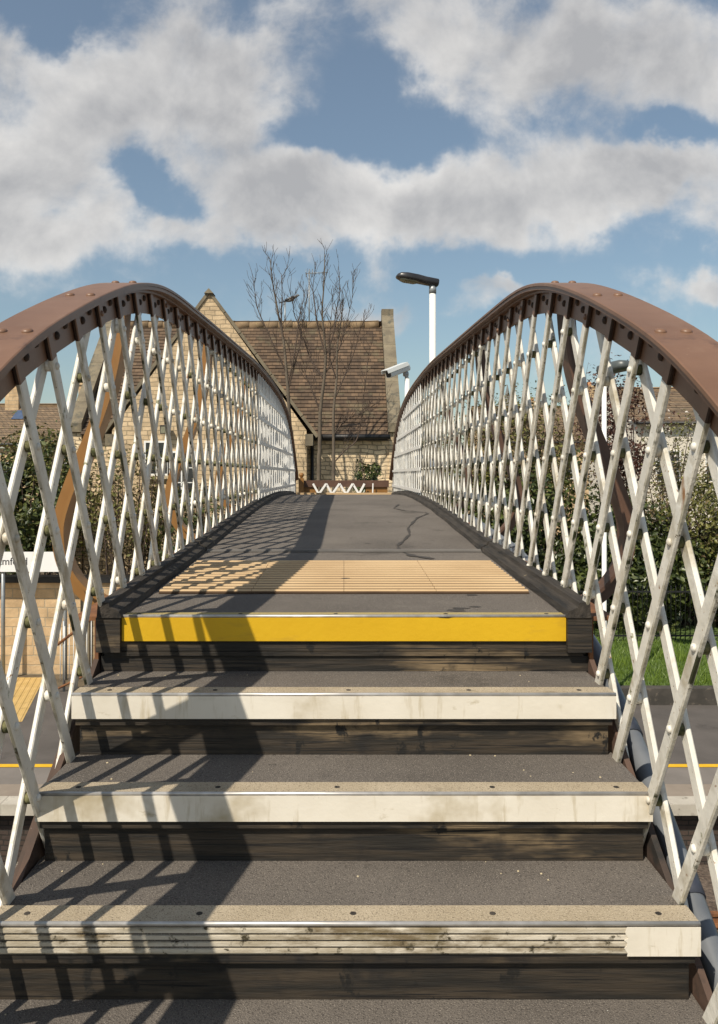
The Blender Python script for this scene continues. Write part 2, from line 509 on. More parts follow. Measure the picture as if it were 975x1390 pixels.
for px, py, r in ((618, 829, .02), (605, 836, .025), (645, 824, .012), (625, 826, .016), (500, 738, .012), (640, 808, .014), (470, 790, .01)):
    x, y = deck_at(px, py)
    ring = [Vector((x + math.cos(a_) * r * random.uniform(1, 2.2), y + math.sin(a_) * r * random.uniform(.6, 1.2), 0)) for a_ in np.linspace(0, 6.28, 10)[:-1]]
    mb.add([(q.x, q.y, deckz(q.y) + (.0012 if not (2.88 < q.y < 3.67) else .0145)) for q in ring], [tuple(range(9))])
mb.build('damp_stain', M['stain'], bridge)
# pale strip at the far end of the deck
mb = MB()
z = deckz(11.8)
mb.box(-.70, .70, 11.78, 11.9, z + .002, z + .03)
mb.build('end_strip', M['tan_tile'], bridge)


def nosing_profile(zt, yf, depth, face, t=.006):
    # outer L running over the edge: (y, z)
    return [(yf + depth, zt + .001), (yf + depth, zt + t), (yf + .004, zt + t), (yf - t, zt + t - .004), (yf - t, zt - face), (yf - .001, zt - face), (yf - .001, zt + .001)]


for i in range(0, 8):
    y, zt = step_d(i), ZC - .438 - RI * i
    hw = .684 if i == 0 else .75
    if i > 0:
        mb = MB()
        mb.box(-.75, .75, y, step_d(i - 1) + .045 if i > 1 else step_d(0) + .036, zt - .05, zt)
        tread = mb.build('stair_tread', M['asphalt'], bridge)
    else:
        mb = MB()
        mb.box(-.76, -.686, y - .02, y + .03, zt - .105, zt + .001)
        mb.box(.686, .76, y - .02, y + .03, zt - .105, zt + .001)
        mb.box(-.686, .686, y + .004, y + .03, zt - .105, zt - .004)
        tread = mb.build('landing_beam', M['wood'], bridge)
    mb = MB()   # gritty strip on top
    dep = .066 if i else .05
    mb.box(-hw, hw, y + .004, y + dep, zt + .001, zt + .006)
    for k in range(5):
        xs_ = -hw + .07 + k * (2 * hw - .14) / 4 + random.uniform(-.03, .03)
        mb.lathe((xs_, y + dep * .5, zt + .0045), [(.007, 0), (.007, .0022), (.005, .0028), (.002, .002)], 10, mi=1)
    mb.build('nosing_grip', [M['nose_grit'] if i else M['yellow_grit'], M['kerb']], tread)
    mb = MB()   # bright edge bead
    mb.tube([(-hw, y - .001, zt + .003), (hw, y - .001, zt + .003)], .0052, 8)
    mb.build('nosing_edge', M['metal'], tread)
    fh = .063 if i else .073
    if i == 3:
        mb = MB()
        x1 = .595
        prof = [(y + .002, zt - .004)]
        for k in range(4):
            z0 = zt - .007 - k * .014
            prof += [(y - .0045, z0), (y - .0045, z0 - .008), (y + .001, z0 - .0095), (y + .001, z0 - .0135)]
        prof += [(y + .002, zt - fh)]
        mb.loft([[(x, a_, b_) for a_, b_ in prof] + [(x, y + .006, zt - fh), (x, y + .006, zt - .004)] for x in (-hw, x1 + .01)])
        mb.build('ribbed_nosing', M['nose_rib'], tread)['label'] = 'ribbed dirty backing where the cream nosing face has broken off'
        mb = MB()
        zs = np.linspace(zt - .002, zt - fh, 12)
        left = [x1 + random.uniform(-.006, .006) for _ in zs]
        for k in range(11):
            mb.loft([[(left[k], yy, zs[k]), (hw, yy, zs[k]), (hw, yy, zs[k + 1]), (left[k + 1], yy, zs[k + 1])] for yy in (y - .0065, y - .0048)])
        mb.build('nosing_face', M['nose_white'], tread)
    else:
        mb = MB()
        mb.box(-hw, hw, y - .006, y - .0005, zt - fh, zt - .001)
        mb.build('nosing_face', M['nose_white'] if i else M['yellow'], tread)
    mb = MB()   # plank edge under the nosing
    mb.box(-hw + .008, hw - .008, y + .003, y + .018, zt - .083, zt - .051) if i else mb.box(-.74, .74, y + .002, y + .029, zt - .120, zt - .107)
    mb.build('tread_board', M['wood'], tread)
    mb = MB()
    yr = y + .0185 if i else y + .01
    mb.box(-.735 if i else -.752, .735 if i else .756, yr, yr + .03, zt - RI + .001, zt - (.0515 if i else .1215))
    mb.build('riser', M['wood'], tread)
# pale crumbs and droppings on the treads
mb = MB()
for i in range(1, 6):
    for k in range(9):
        x = random.choice((random.uniform(-.74, -.45), random.uniform(.4, .74), random.uniform(-.7, .7)))
        y = step_d(i) + random.uniform(.08, .3)
        zt = ZC - .438 - RI * i
        r = random.uniform(.0015, .004)
        mb.lathe((x, y, zt), [(r, 0), (r * .8, r * .5), (r * .2, r * .7)], 6)
tag(mb.build('crumb_litter', M['ashlar'], loc=(0, 1.8, 3.9)), 'tiny pale flakes of grit scattered over the dark treads', 'litter', kind='stuff')

# pipe on the outside of the right-hand stringer
mb = MB()
pp = [(8.6, -.39), (5.468, -.30), (4.11, -.378), (3.556, -.446), (3.3, -.485), (3.05, -.53), (2.758, -.61), (2.347, -.82), (2.065, -1.004), (1.9, -1.114), (1.2, -1.58), (.4, -2.1)]
mb.tube([(.86, d, ZC + h) for d, h in pp], .03, 16)
pipe = mb.build('drain_pipe', M['pipe'], bridge)
for d in (2.42, 2.0, 1.55, 4.0, 5.6):
    hs = [q for q in sorted(pp)]
    h = float(np.interp(d, [q[0] for q in hs], [q[1] for q in hs]))
    h2 = float(np.interp(d + .05, [q[0] for q in hs], [q[1] for q in hs]))
    mb = MB()
    mb.tube([(.86, d, ZC + h), (.86, d + .05, ZC + h2)], .034, 16)
    mb.build('pipe_collar', M['pipe_dark'], pipe)

# ------------------------------------------------------------------ lattice parapets
PITCH, ROW = .2565, .212
SL = ROW / (PITCH / 2)


def parapet(s, d0, h0, label):
    root = empty('lattice_parapet', (s * .76, 7.2, deckz(7.2)), label, 'bridge parapet', 'lattice parapets of the footbridge')
    dl = list(np.arange(.3, 12.56, .08))
    A, B = -.4, 12.55
    # riveted top rail: two flange plates and a web
    mb = MB()

    def sweep(prof, mi=0, a=A, b=B, st=.07):
        rings = []
        for d in np.linspace(a, b, int((b - a) / st)):
            t = Vector((0, .04, rail_h(d + .02) - rail_h(d - .02))).normalized()
            nn = Vector((0, -t.z, t.y))
            p = Vector((0, d, ZC + rail_h(d)))
            r = [p + Vector((s * x, 0, 0)) + nn * h for x, h in prof]
            rings.append(r if s < 0 else r[::-1])
        mb.loft(rings, mi)
    sweep([(.700, -.011), (.700, -.002), (.703, 0), (.832, 0), (.835, -.002), (.835, -.011)])
    sweep([(.705, -.024), (.705, -.0115), (.830, -.0115), (.830, -.024)])
    sweep([(.7535, -.108), (.7535, -.0245), (.7655, -.0245), (.7655, -.108)])
    sweep([(.7305, -.034), (.7305, -.0245), (.753, -.0245), (.753, -.034)])
    rail = mb.build('top_rail', [M['brown']], root)
    # bolts on the web
    rv = None

    def child(src, loc_y, x, z, rx=0):
        o = src.copy()
        col.objects.link(o)
        o.parent = rail
        o.location = Vector((s * x, loc_y, z)) - root.location
        o.rotation_euler = (rx, 0, 0)
        return o
    mb = MB()
    mb.lathe((0, 0, 0), [(.0138, -.004), (.0138, .001), (.0118, .0045), (.0068, .0065), (.002, .0072)], 14)
    rv = mb.build('rivet', M['brown'], None)
    first = True
    for k in range(24):
        d = 1.41 + k * .47
        if d > 11.8:
            break
        ang = math.atan2(rail_h(d + .02) - rail_h(d - .02), .04)
        for x in (.735, .795):
            if first:
                o = rv
                o.parent = rail
                o.location = Vector((s * x, d, ZC + rail_h(d))) - root.location
                o.rotation_euler = (ang, 0, 0)
                first = False
            else:
                child(rv, d, x, ZC + rail_h(d), ang)
    mb = MB()
    mb.lathe((0, 0, 0), [(.012, .004), (.012, 0), (.010, -.006), (.003, -.009)], 8, 'x')
    bolt0 = None
    for k in range(-4, 42):
        # midway between two inner bars where they cross the web
        d = d0 + (k + .5) * PITCH
        for _ in range(30):
            d = d0 + (k + .5) * PITCH - (rail_h(d) - .066 - h0) / SL
        if not .9 < d < 11.6:
            continue
        for o in (-.03, .03):
            q = Vector((s * .7535, d + o, ZC + rail_h(d + o) - .066 + (.012 if o > 0 else -.004)))
            if bolt0 is None:
                bolt0 = mb.build('web_bolt', M['brown_edge'], None)
                b_ = bolt0
            else:
                b_ = bolt0.copy(); col.objects.link(b_)
            b_.parent = rail
            b_.location = q - root.location
            b_.rotation_euler = (0, 0, 0 if s > 0 else math.pi)
    # lattice bars
    nb = 0
    for layer in (0, 1):
        sg = -1 if layer == 0 else 1
        xc = (.745 if layer == 0 else .7735)
        for k in range(-6, 46):
            hh = np.arange(-2.2, 1.1, .004)
            dd = d0 + k * PITCH + sg * (hh - h0) / SL
            ok = [(h, d) for h, d in zip(hh, dd) if .15 < d < 12.5 and chord_h(d) < h < rail_h(d) - .028]
            if len(ok) < 14:
                continue
            # longest contiguous run
            runs = [[ok[0]]]
            for q in ok[1:]:
                if q[0] - runs[-1][-1][0] < .006: runs[-1].append(q)
                else: runs.append([q])
            ok = max(runs, key=len)
            if nb >= 100:
                continue
            hl, dlw = ok[0]
            hu, du = ok[-1]
            wb = [q for q in ok if q[0] < rail_h(q[1]) - .111]
            mb = MB()
            jx = random.uniform(-.001, .001)
            X = s * (xc + jx)
            w, t = .0385 + random.uniform(-.001, .001), .0125
            if len(wb) > 4:
                hm, dm = wb[-1]
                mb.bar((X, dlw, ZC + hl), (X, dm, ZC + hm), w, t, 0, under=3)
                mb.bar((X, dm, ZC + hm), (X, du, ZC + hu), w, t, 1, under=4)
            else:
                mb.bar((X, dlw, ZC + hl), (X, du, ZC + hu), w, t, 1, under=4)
            r0 = math.ceil((hl + .02 - h0) / ROW)
            r1 = math.floor((hu - .01 - h0) / ROW)
            for r in range(r0, r1 + 1):
                h = h0 + r * ROW
                d = d0 + k * PITCH + sg * (h - h0) / SL
                inweb = h > rail_h(d) - .115
                if layer == 0:
                    xi = .738
                    prof = [(.0005, -.0062), (.0045, -.0056), (.0078, -.004), (.0094, -.0015), (.0096, .002)]
                    mb.lathe((s * xi, d, ZC + h), [(rr, hx * s) for rr, hx in prof], 10, 'x', 1 if inweb else 0)
                    if not inweb:
                        zl = .0145
                        mb.lathe((0, d, ZC + h), [(zl, s * .7515), (zl, s * .7675)], 10, 'x', 2 if random.random() < (.75 if h < .15 else .35) else 0)
                else:
                    prof = [(.0096, 0), (.0094, .0015), (.0078, .004), (.0045, .0056), (.0005, .0062)]
                    mb.lathe((s * .7793, d, ZC + h), [(rr, hx * s) for rr, hx in prof], 8, 'x', 1 if inweb else 0)
            mb.build('lattice_bar', [M['white'], M['brown'], M['moss'], M['edge'], M['brown_edge']], root)
            nb += 1
    # white guard grille on the inner face of the far half
    mb = MB()
    ga, gb = (7.7 if s > 0 else 6.9), 12.2
    for r in range(-4, 8):
        h = h0 + r * ROW
        seg = [d for d in np.arange(ga, gb, .1) if -deck_h(d) + .02 < h < rail_h(d) - .13]
        if len(seg) > 3:
            mb.box(*sorted((s * .7185, s * .7265)), seg[0], seg[-1], ZC + h - .016, ZC + h + .016)
    gp, gw_ = (.215, .010) if s > 0 else (.135, .012)
    for k in range(int((gb - ga) / gp)):
        d = ga + .03 + k * gp
        z0, z1 = deckz(d) + .03, ZC + rail_h(d) - .06
        if z1 - z0 > .15:
            mb.box(*sorted((s * .7268, s * .7345)), d - gw_, d + gw_, z0, z1)
    mb.build('guard_grille', M['post_white'], root)
    # outward-bowed stays
    for d in (3.0, 4.9, 6.8, 8.7, 10.6):
        top = rail_h(d) - .02
        bot = -deck_h(d) - .06
        H = top - bot
        prof = [(.80, 1.0), (.815, .83), (.85, .68), (.91, .53), (.975, .40), (1.02, .29), (1.03, .22), (1.015, .14), (.965, .07), (.89, .02), (.79, -.01)]
        pts = [Vector((s * x, d, ZC + bot + f * H)) for x, f in prof]
        fine = []
        for i in range(len(pts) - 1):
            p_1, p0, p1, p2 = pts[max(i - 1, 0)], pts[i], pts[i + 1], pts[min(i + 2, len(pts) - 1)]
            for t in np.linspace(0, 1, 6)[:-1]:
                fine.append(.5 * ((2 * p0) + (p1 - p_1) * t + (2 * p_1 - 5 * p0 + 4 * p1 - p2) * t * t + (3 * p0 - p_1 - 3 * p1 + p2) * t ** 3))
        fine.append(pts[-1])
        mb = MB()
        r1, r2 = [], []
        for i, p in enumerate(fine):
            t = (fine[min(i + 1, len(fine) - 1)] - fine[max(i - 1, 0)]).normalized()
            nn = Vector((-t.z, 0, t.x)) * s   # towards the outside
            if nn.x * s < 0: nn = -nn if False else nn
            yv = Vector((0, 1, 0))
            hw = .042
            r1.append([p - yv * hw - nn * .006, p + yv * hw - nn * .006, p + yv * hw + nn * .006, p - yv * hw + nn * .006])
            r2.append([p - yv * .006 + nn * .0062, p + yv * .006 + nn * .0062, p + yv * .006 + nn * .05, p - yv * .006 + nn * .05])
        mb.loft(r1)
        mb.loft(r2)
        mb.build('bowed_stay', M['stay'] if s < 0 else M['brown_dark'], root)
    return root


parapet(1, 1.8375, -.152, 'white lattice parapet with brown riveted rail, standing beside the bluish pipe')
parapet(-1, 1.828, -.143, 'white lattice parapet with brown riveted rail, casting its shadow over the steps')

# end barrier across the far landing
zb = deckz(12.6)
bar = empty('end_barrier', (0, 12.6, zb), 'brown barrier with white zigzag lattice across the far end of the deck', 'barrier')
mb = MB()
zz = lambda py: ZC + (YH - py) / F * 12.6
mb.box(-.66, .70, 12.6, 12.66, zz(661), zz(652))
mb.build('top_beam', M['brown_dark'], bar)
mb = MB()
mb.box(-.70, -.62, 12.5, 12.58, zb - .05, zz(649))
mb.lathe((-.66, 12.6, zz(649)), [(.02, 0), (.02, .012), (.035, .03), (.042, .05), (.035, .07), (.015, .083)], 14)
mb.build('barrier_post', M['stay'], bar)
mb = MB()
pan = [(.30, 672), (.30, 655), (.70, 655), (.70, 674)]
mb.box(.34, .68, 12.63, 12.645, zb, zz(660))
mb.box(-.66, -.40, 12.63, 12.645, zb, zz(660))
mb.build('barrier_panel', M['stay'], bar)
mb = MB()
xs = [(px - VX) / F * 12.55 for px in (425, 433, 443, 451, 461, 470, 479, 487.5, 495)]
for k in range(8):
    a_ = (xs[k], 12.55 - (.012 if k % 2 else 0), zz(656.5) if k % 2 == 0 else zb + .01)
    b_ = (xs[k + 1], 12.55 - (.012 if k % 2 else 0), zz(656.5) if k % 2 else zb + .01)
    mb.bar(a_, b_, .033, .014, 0, Vector((0, 1, 0)))
mb.bar(((506 - VX) / F * 12.55, 12.55, zb), ((506.5 - VX) / F * 12.55, 12.55, zz(656)), .02, .012, 0, Vector((0, 1, 0)))
mb.build('zigzag_lattice', M['post_white'], bar)

# ------------------------------------------------------------------ ground, platforms, track
mb = MB(); mb.box(-400, 400, -60, 900, -1.5, -1.05)
tag(mb.build('ground', M['earth']), kind='structure')
mb = MB(); mb.box(-60, 60, 3.7, 11.5, -1.048, -.93)
tag(mb.build('track_bed', M['ballast']), kind='structure')
EDGE = 11.3
mb = MB()
mb.box(-60, 60, EDGE + .3, 17.6, -1.04, 0)
tag(mb.build('far_platform', [M['platform']]), kind='structure')
mb = MB(); mb.box(-60, 60, EDGE + .22, EDGE + .3, -1.04, -.16)
tag(mb.build('platform_wall', M['brick_dark']), kind='structure')
mb = MB()
x = -30
while x < 30:
    mb.box(x + .004, x + .896, EDGE, EDGE + .295, -.15, .006)
    x += .9
tag(mb.build('platform_coping', M['concrete']), kind='structure')
for nm, a, b, z, m in (('tan_paving', EDGE + .3, 12.05, .004, 'slab_tan'), ('grey_paving', 12.055, 12.72, .004, 'slab_grey'), ('yellow_line', 12.76, 12.88, .008, 'line_yellow')):
    mb = MB(); mb.box(-40, 40, a, b, .001, z)
    tag(mb.build(nm, M[m]), kind='structure')
mb = MB(); mb.box(-60, 60, -30, 3.3, -1.04, 0)
tag(mb.build('near_platform', M['platform']), kind='structure')
mb = MB(); mb.box(-400, 400, 17.6, 600, -1.04, -.004)
tag(mb.build('far_ground', M['earth']), kind='structure')
# verge with kerb on the right
mb = MB()
mb.box(3.5, 40, 16.2, 16.45, .002, .33)
tag(mb.build('verge_kerb', M['kerb_dark']), kind='structure')
mb = MB()
mb.loft([[(3.5, y, -.0), (40, y, -.0), (40, y, z), (3.5, y, z)] for y, z in ((16.45, .31), (20, .5), (26, .6))])
tag(mb.build('verge', M['lawn']), kind='structure')
mb = MB()
mb.add([(-10.5, 15.1, .004), (-6.0, 15.1, .004), (-6.8, 18.4, .004), (-11.3, 18.4, .004)], [(0, 1, 2, 3)])
for k in range(34):
    t = (k + .2) / 34
    t2 = (k + .75) / 34
    for (x0, x1) in ((-10.5, -6.0),):
        xa, xb = x0 + (x1 - x0) * t, x0 + (x1 - x0) * t2
        mb.loft([[(xa - o, y, .004), (xb - o, y, .004), (xb - o - .01, y, .012), (xa - o + .01, y, .012)] for y, o in ((15.12, .005), (18.38, .795))])
tag(mb.build('tactile_strip', M['ochre']), kind='structure')
# tracks
for ty, lab in ((9.15, 'railway track on brown ballast beside the far platform edge'), (5.75, 'railway track under the middle of the footbridge, nearer the steps')):
    tr = empty('railway_track', (0, ty, -.93), lab, 'railway track', 'railway tracks below the footbridge')
    for o in (-.7175 - .035, .7175 + .035):
        mb = MB()
        prof = [(-.07, 0), (.07, 0), (.07, .015), (.012, .03), (.012, .11), (.036, .12), (.036, .155), (-.036, .155), (-.036, .12), (-.012, .11), (-.012, .03), (-.07, .015)]
        mb.loft([[(x, ty + o + a_, -.90 + b_) for a_, b_ in prof] for x in (-25, 25)])
        mb.build('rail', M['rust'], tr)
    first = None
    for k in range(30):
        x = -9.4 + k * .65
        if first is None:
            mb = MB(); mb.box(x - .13, x + .13, ty - 1.27, ty + 1.27, -.98, -.895)
            first = mb.build('sleeper', M['sleeper'], tr)
        else:
            o = first.copy(); col.objects.link(o); o.parent = tr; o.location.x = k * .65


# ------------------------------------------------------------------ buildings
def courses(mb, x0, x1, ya, za, yb, zb, n, t=.035, mi=0, dx0=0, dx1=0):
    """roof slope of overlapping tile courses from eave (ya,za) to ridge (yb,zb)"""
    for k in range(n):
        f0, f1 = k / n, (k + 1) / n
        y0, z0 = ya + (yb - ya) * f0, za + (zb - za) * f0
        y1, z1 = ya + (yb - ya) * (f1 + .35 / n), za + (zb - za) * (f1 + .35 / n)
        j = random.uniform(-.012, .012)
        L = math.hypot(yb - ya, zb - za)
        ny, nz = -(zb - za) / L, (yb - ya) / L
        if nz < 0: ny, nz = -ny, -nz
        a0, a1 = x0 + dx0 * f0, x1 + dx1 * f0
        mb.loft([[(x, y0, z0), (x, y0 + ny * t, z0 + nz * (t + j)), (x, y1 + ny * .006, z1 + nz * .006), (x, y1, z1)] for x in (a0, a1)], mi)


def window(parent, x, z, w, h, y, panes=(2, 3), sill=True):
    mb = MB()
    mb.box(x - w / 2, x + w / 2, y - .03, y + .02, z - h / 2, z + h / 2, 0)
    win = mb.build('window', M['glass'], parent)
    mb = MB()
    t = .05
    mb.box(x - w / 2 - t, x - w / 2, y - .05, y + .02, z - h / 2 - t, z + h / 2 + t)
    mb.box(x + w / 2, x + w / 2 + t, y - .05, y + .02, z - h / 2 - t, z + h / 2 + t)
    mb.box(x - w / 2, x + w / 2, y - .05, y + .02, z - h / 2 - t, z - h / 2)
    mb.box(x - w / 2, x + w / 2, y - .05, y + .02, z + h / 2, z + h / 2 + t)
    for i in range(1, panes[0]):
        xx = x - w / 2 + w * i / panes[0]
        mb.box(xx - .018, xx + .018, y - .045, y - .031, z - h / 2, z + h / 2)
    for i in range(1, panes[1]):
        zz_ = z - h / 2 + h * i / panes[1]
        mb.box(x - w / 2, x + w / 2, y - .042, y - .032, zz_ - .012, zz_ + .012)
    mb.build('window_frame', M['frame'], win)
    if sill:
        mb = MB(); mb.box(x - w / 2 - .1, x + w / 2 + .1, y - .1, y + .02, z - h / 2 - .14, z - h / 2 - .052)
        mb.build('window_sill', M['ashlar'], win)
    return win


YG, YM, YR = 21.0, 21.75, 25.4
house = empty('stone_house', (-2.5, 23, 0), 'honey coloured stone house with front gable and brown tiled roof behind the bridge end', 'house')
zr = 9.28
ze = ZC + (YH - 590) / F * YM     # main eave
XL, XR = -7.0, 1.18
gx, gw = -3.49, 2.52              # gable centre / half width
gz = ZC + 62 / F * YG             # gable eave height
slope = (zr - gz) / (gw + .12)
# main front wall and right/left gable ends
mb = MB()
mb.box(XL, XR + .36, YM, YM + .4, -.002, ze + .02)
mb.build('main_wall', M['rubble'], house)
mb = MB()
mb.box(XL, XR + .36, 2 * YR - YM - .4, 2 * YR - YM, -.002, ze + .02)
mb.build('main_wall', M['rubble'], house)
for x in (XL - .36, XR):
    mb = MB()
    poly = [(YM - .05, -.002), (2 * YR - YM, -.002), (2 * YR - YM, ze + .25), (YR, zr + .30), (YM - .05, ze + .25)]
    mb.loft([[(xx, a_, b_) for a_, b_ in poly] for xx in (x + .03, x + .33)])
    mb.build('end_wall', M['rubble'], house)
    mb = MB()
    L = math.hypot(YR - YM + .2, zr - ze)
    for k in range(6):
        f0, f1 = k / 6 + .002, (k + 1) / 6 - .002
        ya_, yb_ = YM - .15, YR
        za_, zb_ = ze + .18, zr + .34
        q = lambda f, h: (ya_ + (yb_ - ya_) * f, za_ + (zb_ - za_) * f + h)
        mb.loft([[(xx, *q(f0, -.12)), (xx, *q(f1, -.12)), (xx, *q(f1, .12)), (xx, *q(f0, .12))] for xx in (x, x + .36)])
    mb.box(x - .005, x + .365, YR - .16, YR + .2, zr + .15, zr + .5)
    mb.loft([[(xx, 2 * YR - YM + .1, ze + .08), (xx, YR + .15, zr + .3), (xx, YR + .15, zr + .44), (xx, 2 * YR - YM + .1, ze + .22)] for xx in (x, x + .36)])
    mb.build('parapet_coping', M['coping'], house)
mb = MB()
courses(mb, XL + .002, XR - .002, YM - .22, ze - .02, YR, zr, 32, .036)
courses(mb, XL + .002, XR - .002, 2 * YR - YM + .2, ze - .02, YR + .01, zr, 10, .045)
roof = mb.build('roof', M['tile'], house)
mb = MB()
x = XL
while x < XR - .3:
    mb.tube([(x, YR, zr + .0), (min(x + .44, XR - .01), YR, zr + .004 + random.uniform(0, .012))], [.155, .16], 10)
    x += .45
mb.build('ridge_tile', M['ridge'], roof)
mb = MB()
mb.tube([(gx + gw + .2, YM - .28, ze - .07), (XR + .05, YM - .28, ze - .07)], .065, 8)
mb.build('gutter', M['gutter'], house)
mb = MB()
mb.box(gx + gw + .05, XR - .01, YM - .2, YM - .005, ze - .16, ze - .03)
mb.build('eave_board', M['gutter'], house)
# gabled wing
mb = MB()
poly = [(gx - gw, -.002), (gx + gw, -.002), (gx + gw, gz - .02), (gx, zr + .02), (gx - gw, gz - .02)]
mb.loft([[(a_, y, b_) for a_, b_ in poly] for y in (YG, YG + .4)])
mb.box(gx - gw, gx - gw + .4, YG + .4, YM, -.002, gz - .1)
mb.box(gx + gw - .4, gx + gw, YG + .4, YM, -.002, gz - .1)
mb.build('gable_wall', M['house_stone'], house)
for s in (-1, 1):
    mb = MB()
    a0 = Vector((gx + s * (gw + .28), 0, gz - .20)); a1 = Vector((gx, 0, zr + .06))
    for k in range(7):
        p0 = a0.lerp(a1, k / 7 + .002); p1 = a0.lerp(a1, (k + 1) / 7 - .002)
        u = (p1 - p0).normalized(); nn = Vector((-u.z * s, 0, u.x * s)) * -1
        if nn.z < 0: nn = -nn
        mb.loft([[Vector((p.x, y, p.z)) + nn * h for p, h in ((p0, -.03), (p1, -.03), (p1, .05), (p0, .05))] for y in (YG - .04, YG + .3)])
    mb.build('gable_coping', M['coping'], house)
    mb = MB()
    a0 = Vector((gx + s * (gw + .25), 0, gz - .17)); a1 = Vector((gx, 0, zr - .02))
    n = 16
    for k in range(n):
        p0 = a0.lerp(a1, k / n); p1 = a0.lerp(a1, min(1, (k + 1.3) / n))
        u = (p1 - p0).normalized(); nn = Vector((-u.z, 0, u.x))
        if nn.z < 0: nn = -nn
        mb.loft([[Vector((q.x, y, q.z)) + nn * h for q, h in ((p0, 0), (p1, 0), (p1, .006), (p0, .04))] for y in (YG + .31, YR)])
    mb.build('gable_roof', M['tile'], house)
    mb = MB()
    mb.box(gx + s * (gw + .07) - .1, gx + s * (gw + .07) + .1, YG - .05, YG + .28, gz - .42, gz - .12)
    mb.build('kneeler', M['coping'], house)
mb = MB()
mb.loft([[(gx - .12, y, zr + .02), (gx + .12, y, zr + .02), (gx, y, zr + .15)] for y in (YG - .1, YG + .3)])
mb.build('apex_stone', M['coping'], house)
window(house, P(247, 0, YG).x, P(0, 645, YG).z, .62, 1.15, YG)
window(house, P(213, 0, YG).x, P(0, 622, YG).z, .55, .8, YG, (2, 2))
window(house, -3.5, 1.6, 1.0, 1.3, YG)
window(house, -.05, 3.1, .9, 1.2, YM)
mb = MB(); mb.tube([(gx + gw + .12, YM - .07, 0), (gx + gw + .12, YM - .07, ze - .05)], .045, 8)
mb.build('downpipe', M['gutter'], house)
# lamp on the gable wall
wl = empty('wall_lamp', P(226, 583, YG), 'black floodlight fixed to the stone gable wall', 'wall lamp')
p = P(226, 583, YG)
mb = MB(); mb.loft([[(p.x - .11, y, p.z - .1 + o), (p.x + .11, y, p.z - .1 + o), (p.x + .11, y, p.z + .11 + o * .4), (p.x - .11, y, p.z + .11 + o * .4)] for y, o in ((YG - .26, -.03), (YG - .1, 0))])
mb.build('lamp_body', M['black'], wl)
mb = MB(); mb.tube([(p.x, YG - .12, p.z), (p.x, YG + .01, p.z + .03)], .025, 8)
mb.build('bracket', M['black'], wl)
mb = MB(); mb.box(p.x - .09, p.x + .09, YG - .272, YG - .262, p.z - .11, p.z + .06)
mb.build('lamp_glass', M['lens'], wl)


# TV aerials behind the ridge
def aerial(p, h, n, label, w=.5):
    r = empty('tv_aerial', p, label, 'aerial')
    mb = MB(); mb.tube([p, p + Vector((0, 0, h))], .022, 6); mb.build('mast', M['steel'], r)
    if n:
        mb = MB()
        mb.tube([p + Vector((-.12, 0, h - .08)), p + Vector((w * 1.2, 0, h - .05))], .014, 5)
        for k in range(n):
            x = -.1 + k * w * 1.25 / n
            mb.tube([p + Vector((x, -.2, h - .08)), p + Vector((x, .2, h - .08))], .008, 4)
            if k < 3: mb.tube([p + Vector((x, 0, h - .2)), p + Vector((x, 0, h + .06))], .008, 4)
        mb.build('antenna', M['steel'], r)


aerial(Vector((-2.0, 25.9, zr - .35)), 1.05, 0, 'thin bare mast rising behind the roof ridge right of the gable, the shorter one')
aerial(Vector((-1.88, 25.9, zr - .35)), 1.25, 0, 'thin bare mast rising behind the roof ridge right of the gable, the taller one')
aerial(Vector((-1.36 + .25, 25.9, zr - .35)), 2.2, 6, 'comb shaped television antenna on a mast behind the bare trees')

# boundary wall on the far platform
mb = MB()
mb.box(-22, -1.5, 18.7, 19.05, -.002, 2.12)
wall = mb.build('boundary_wall', M['stone'], loc=(-12, 18.8, 0))
tag(wall, 'honey coloured stone boundary wall with dark coping along the platform', 'wall')
mb = MB()
mb.box(-22, -1.48, 18.62, 19.13, 2.123, 2.25)
mb.build('wall_coping', M['black'], wall)
mb = MB()
mb.box(-6.05, -5.85, 18.6, 18.698, 0, 2.1)
mb.build('wall_pier', M['coping'], wall)

# station sign
SY = 18.2
sg = empty('station_sign', (-7.4, SY, 0), 'white station name board on grey posts in front of the stone wall', 'sign')
z0, z1 = P(0, 776, SY).z, P(0, 749, SY).z
mb = MB(); mb.box(P(-70, 0, SY).x, P(83.5, 0, SY).x, SY - .03, SY, z0, z1)
mb.build('sign_board', M['sign_white'], sg)
for px in (3, 87.5):
    mb = MB(); x = P(px, 0, SY).x
    mb.tube([(x, SY + .05, 0), (x, SY + .05, z1 + .05)], .045, 10)
    mb.build('sign_post', M['steel'], sg)


def text(body, size, loc, parent, mat, name, right=True):
    cu = bpy.data.curves.new(name, 'FONT')
    cu.body = body
    cu.size = size
    cu.extrude = .002
    cu.align_x = 'RIGHT' if right else 'LEFT'
    to = bpy.data.objects.new(name + '_tmp', cu)
    col.objects.link(to)
    dg = bpy.context.evaluated_depsgraph_get()
    dg.update()
    me = bpy.data.meshes.new_from_object(to.evaluated_get(dg))
    bpy.data.objects.remove(to)
    me.materials.clear()
    me.materials.append(mat)
    rot = Matrix.Translation(Vector(loc) - parent.location) @ Matrix.Rotation(R(90), 4, 'X')
    me.transform(rot)
    o = bpy.data.objects.new(name, me)
    col.objects.link(o)
    o.parent = parent
    return o


text('Stamford', .235, (P(38.5, 0, SY).x, SY - .033, P(0, 766.5, SY).z), sg, M['sign_ink'], 'sign_lettering')

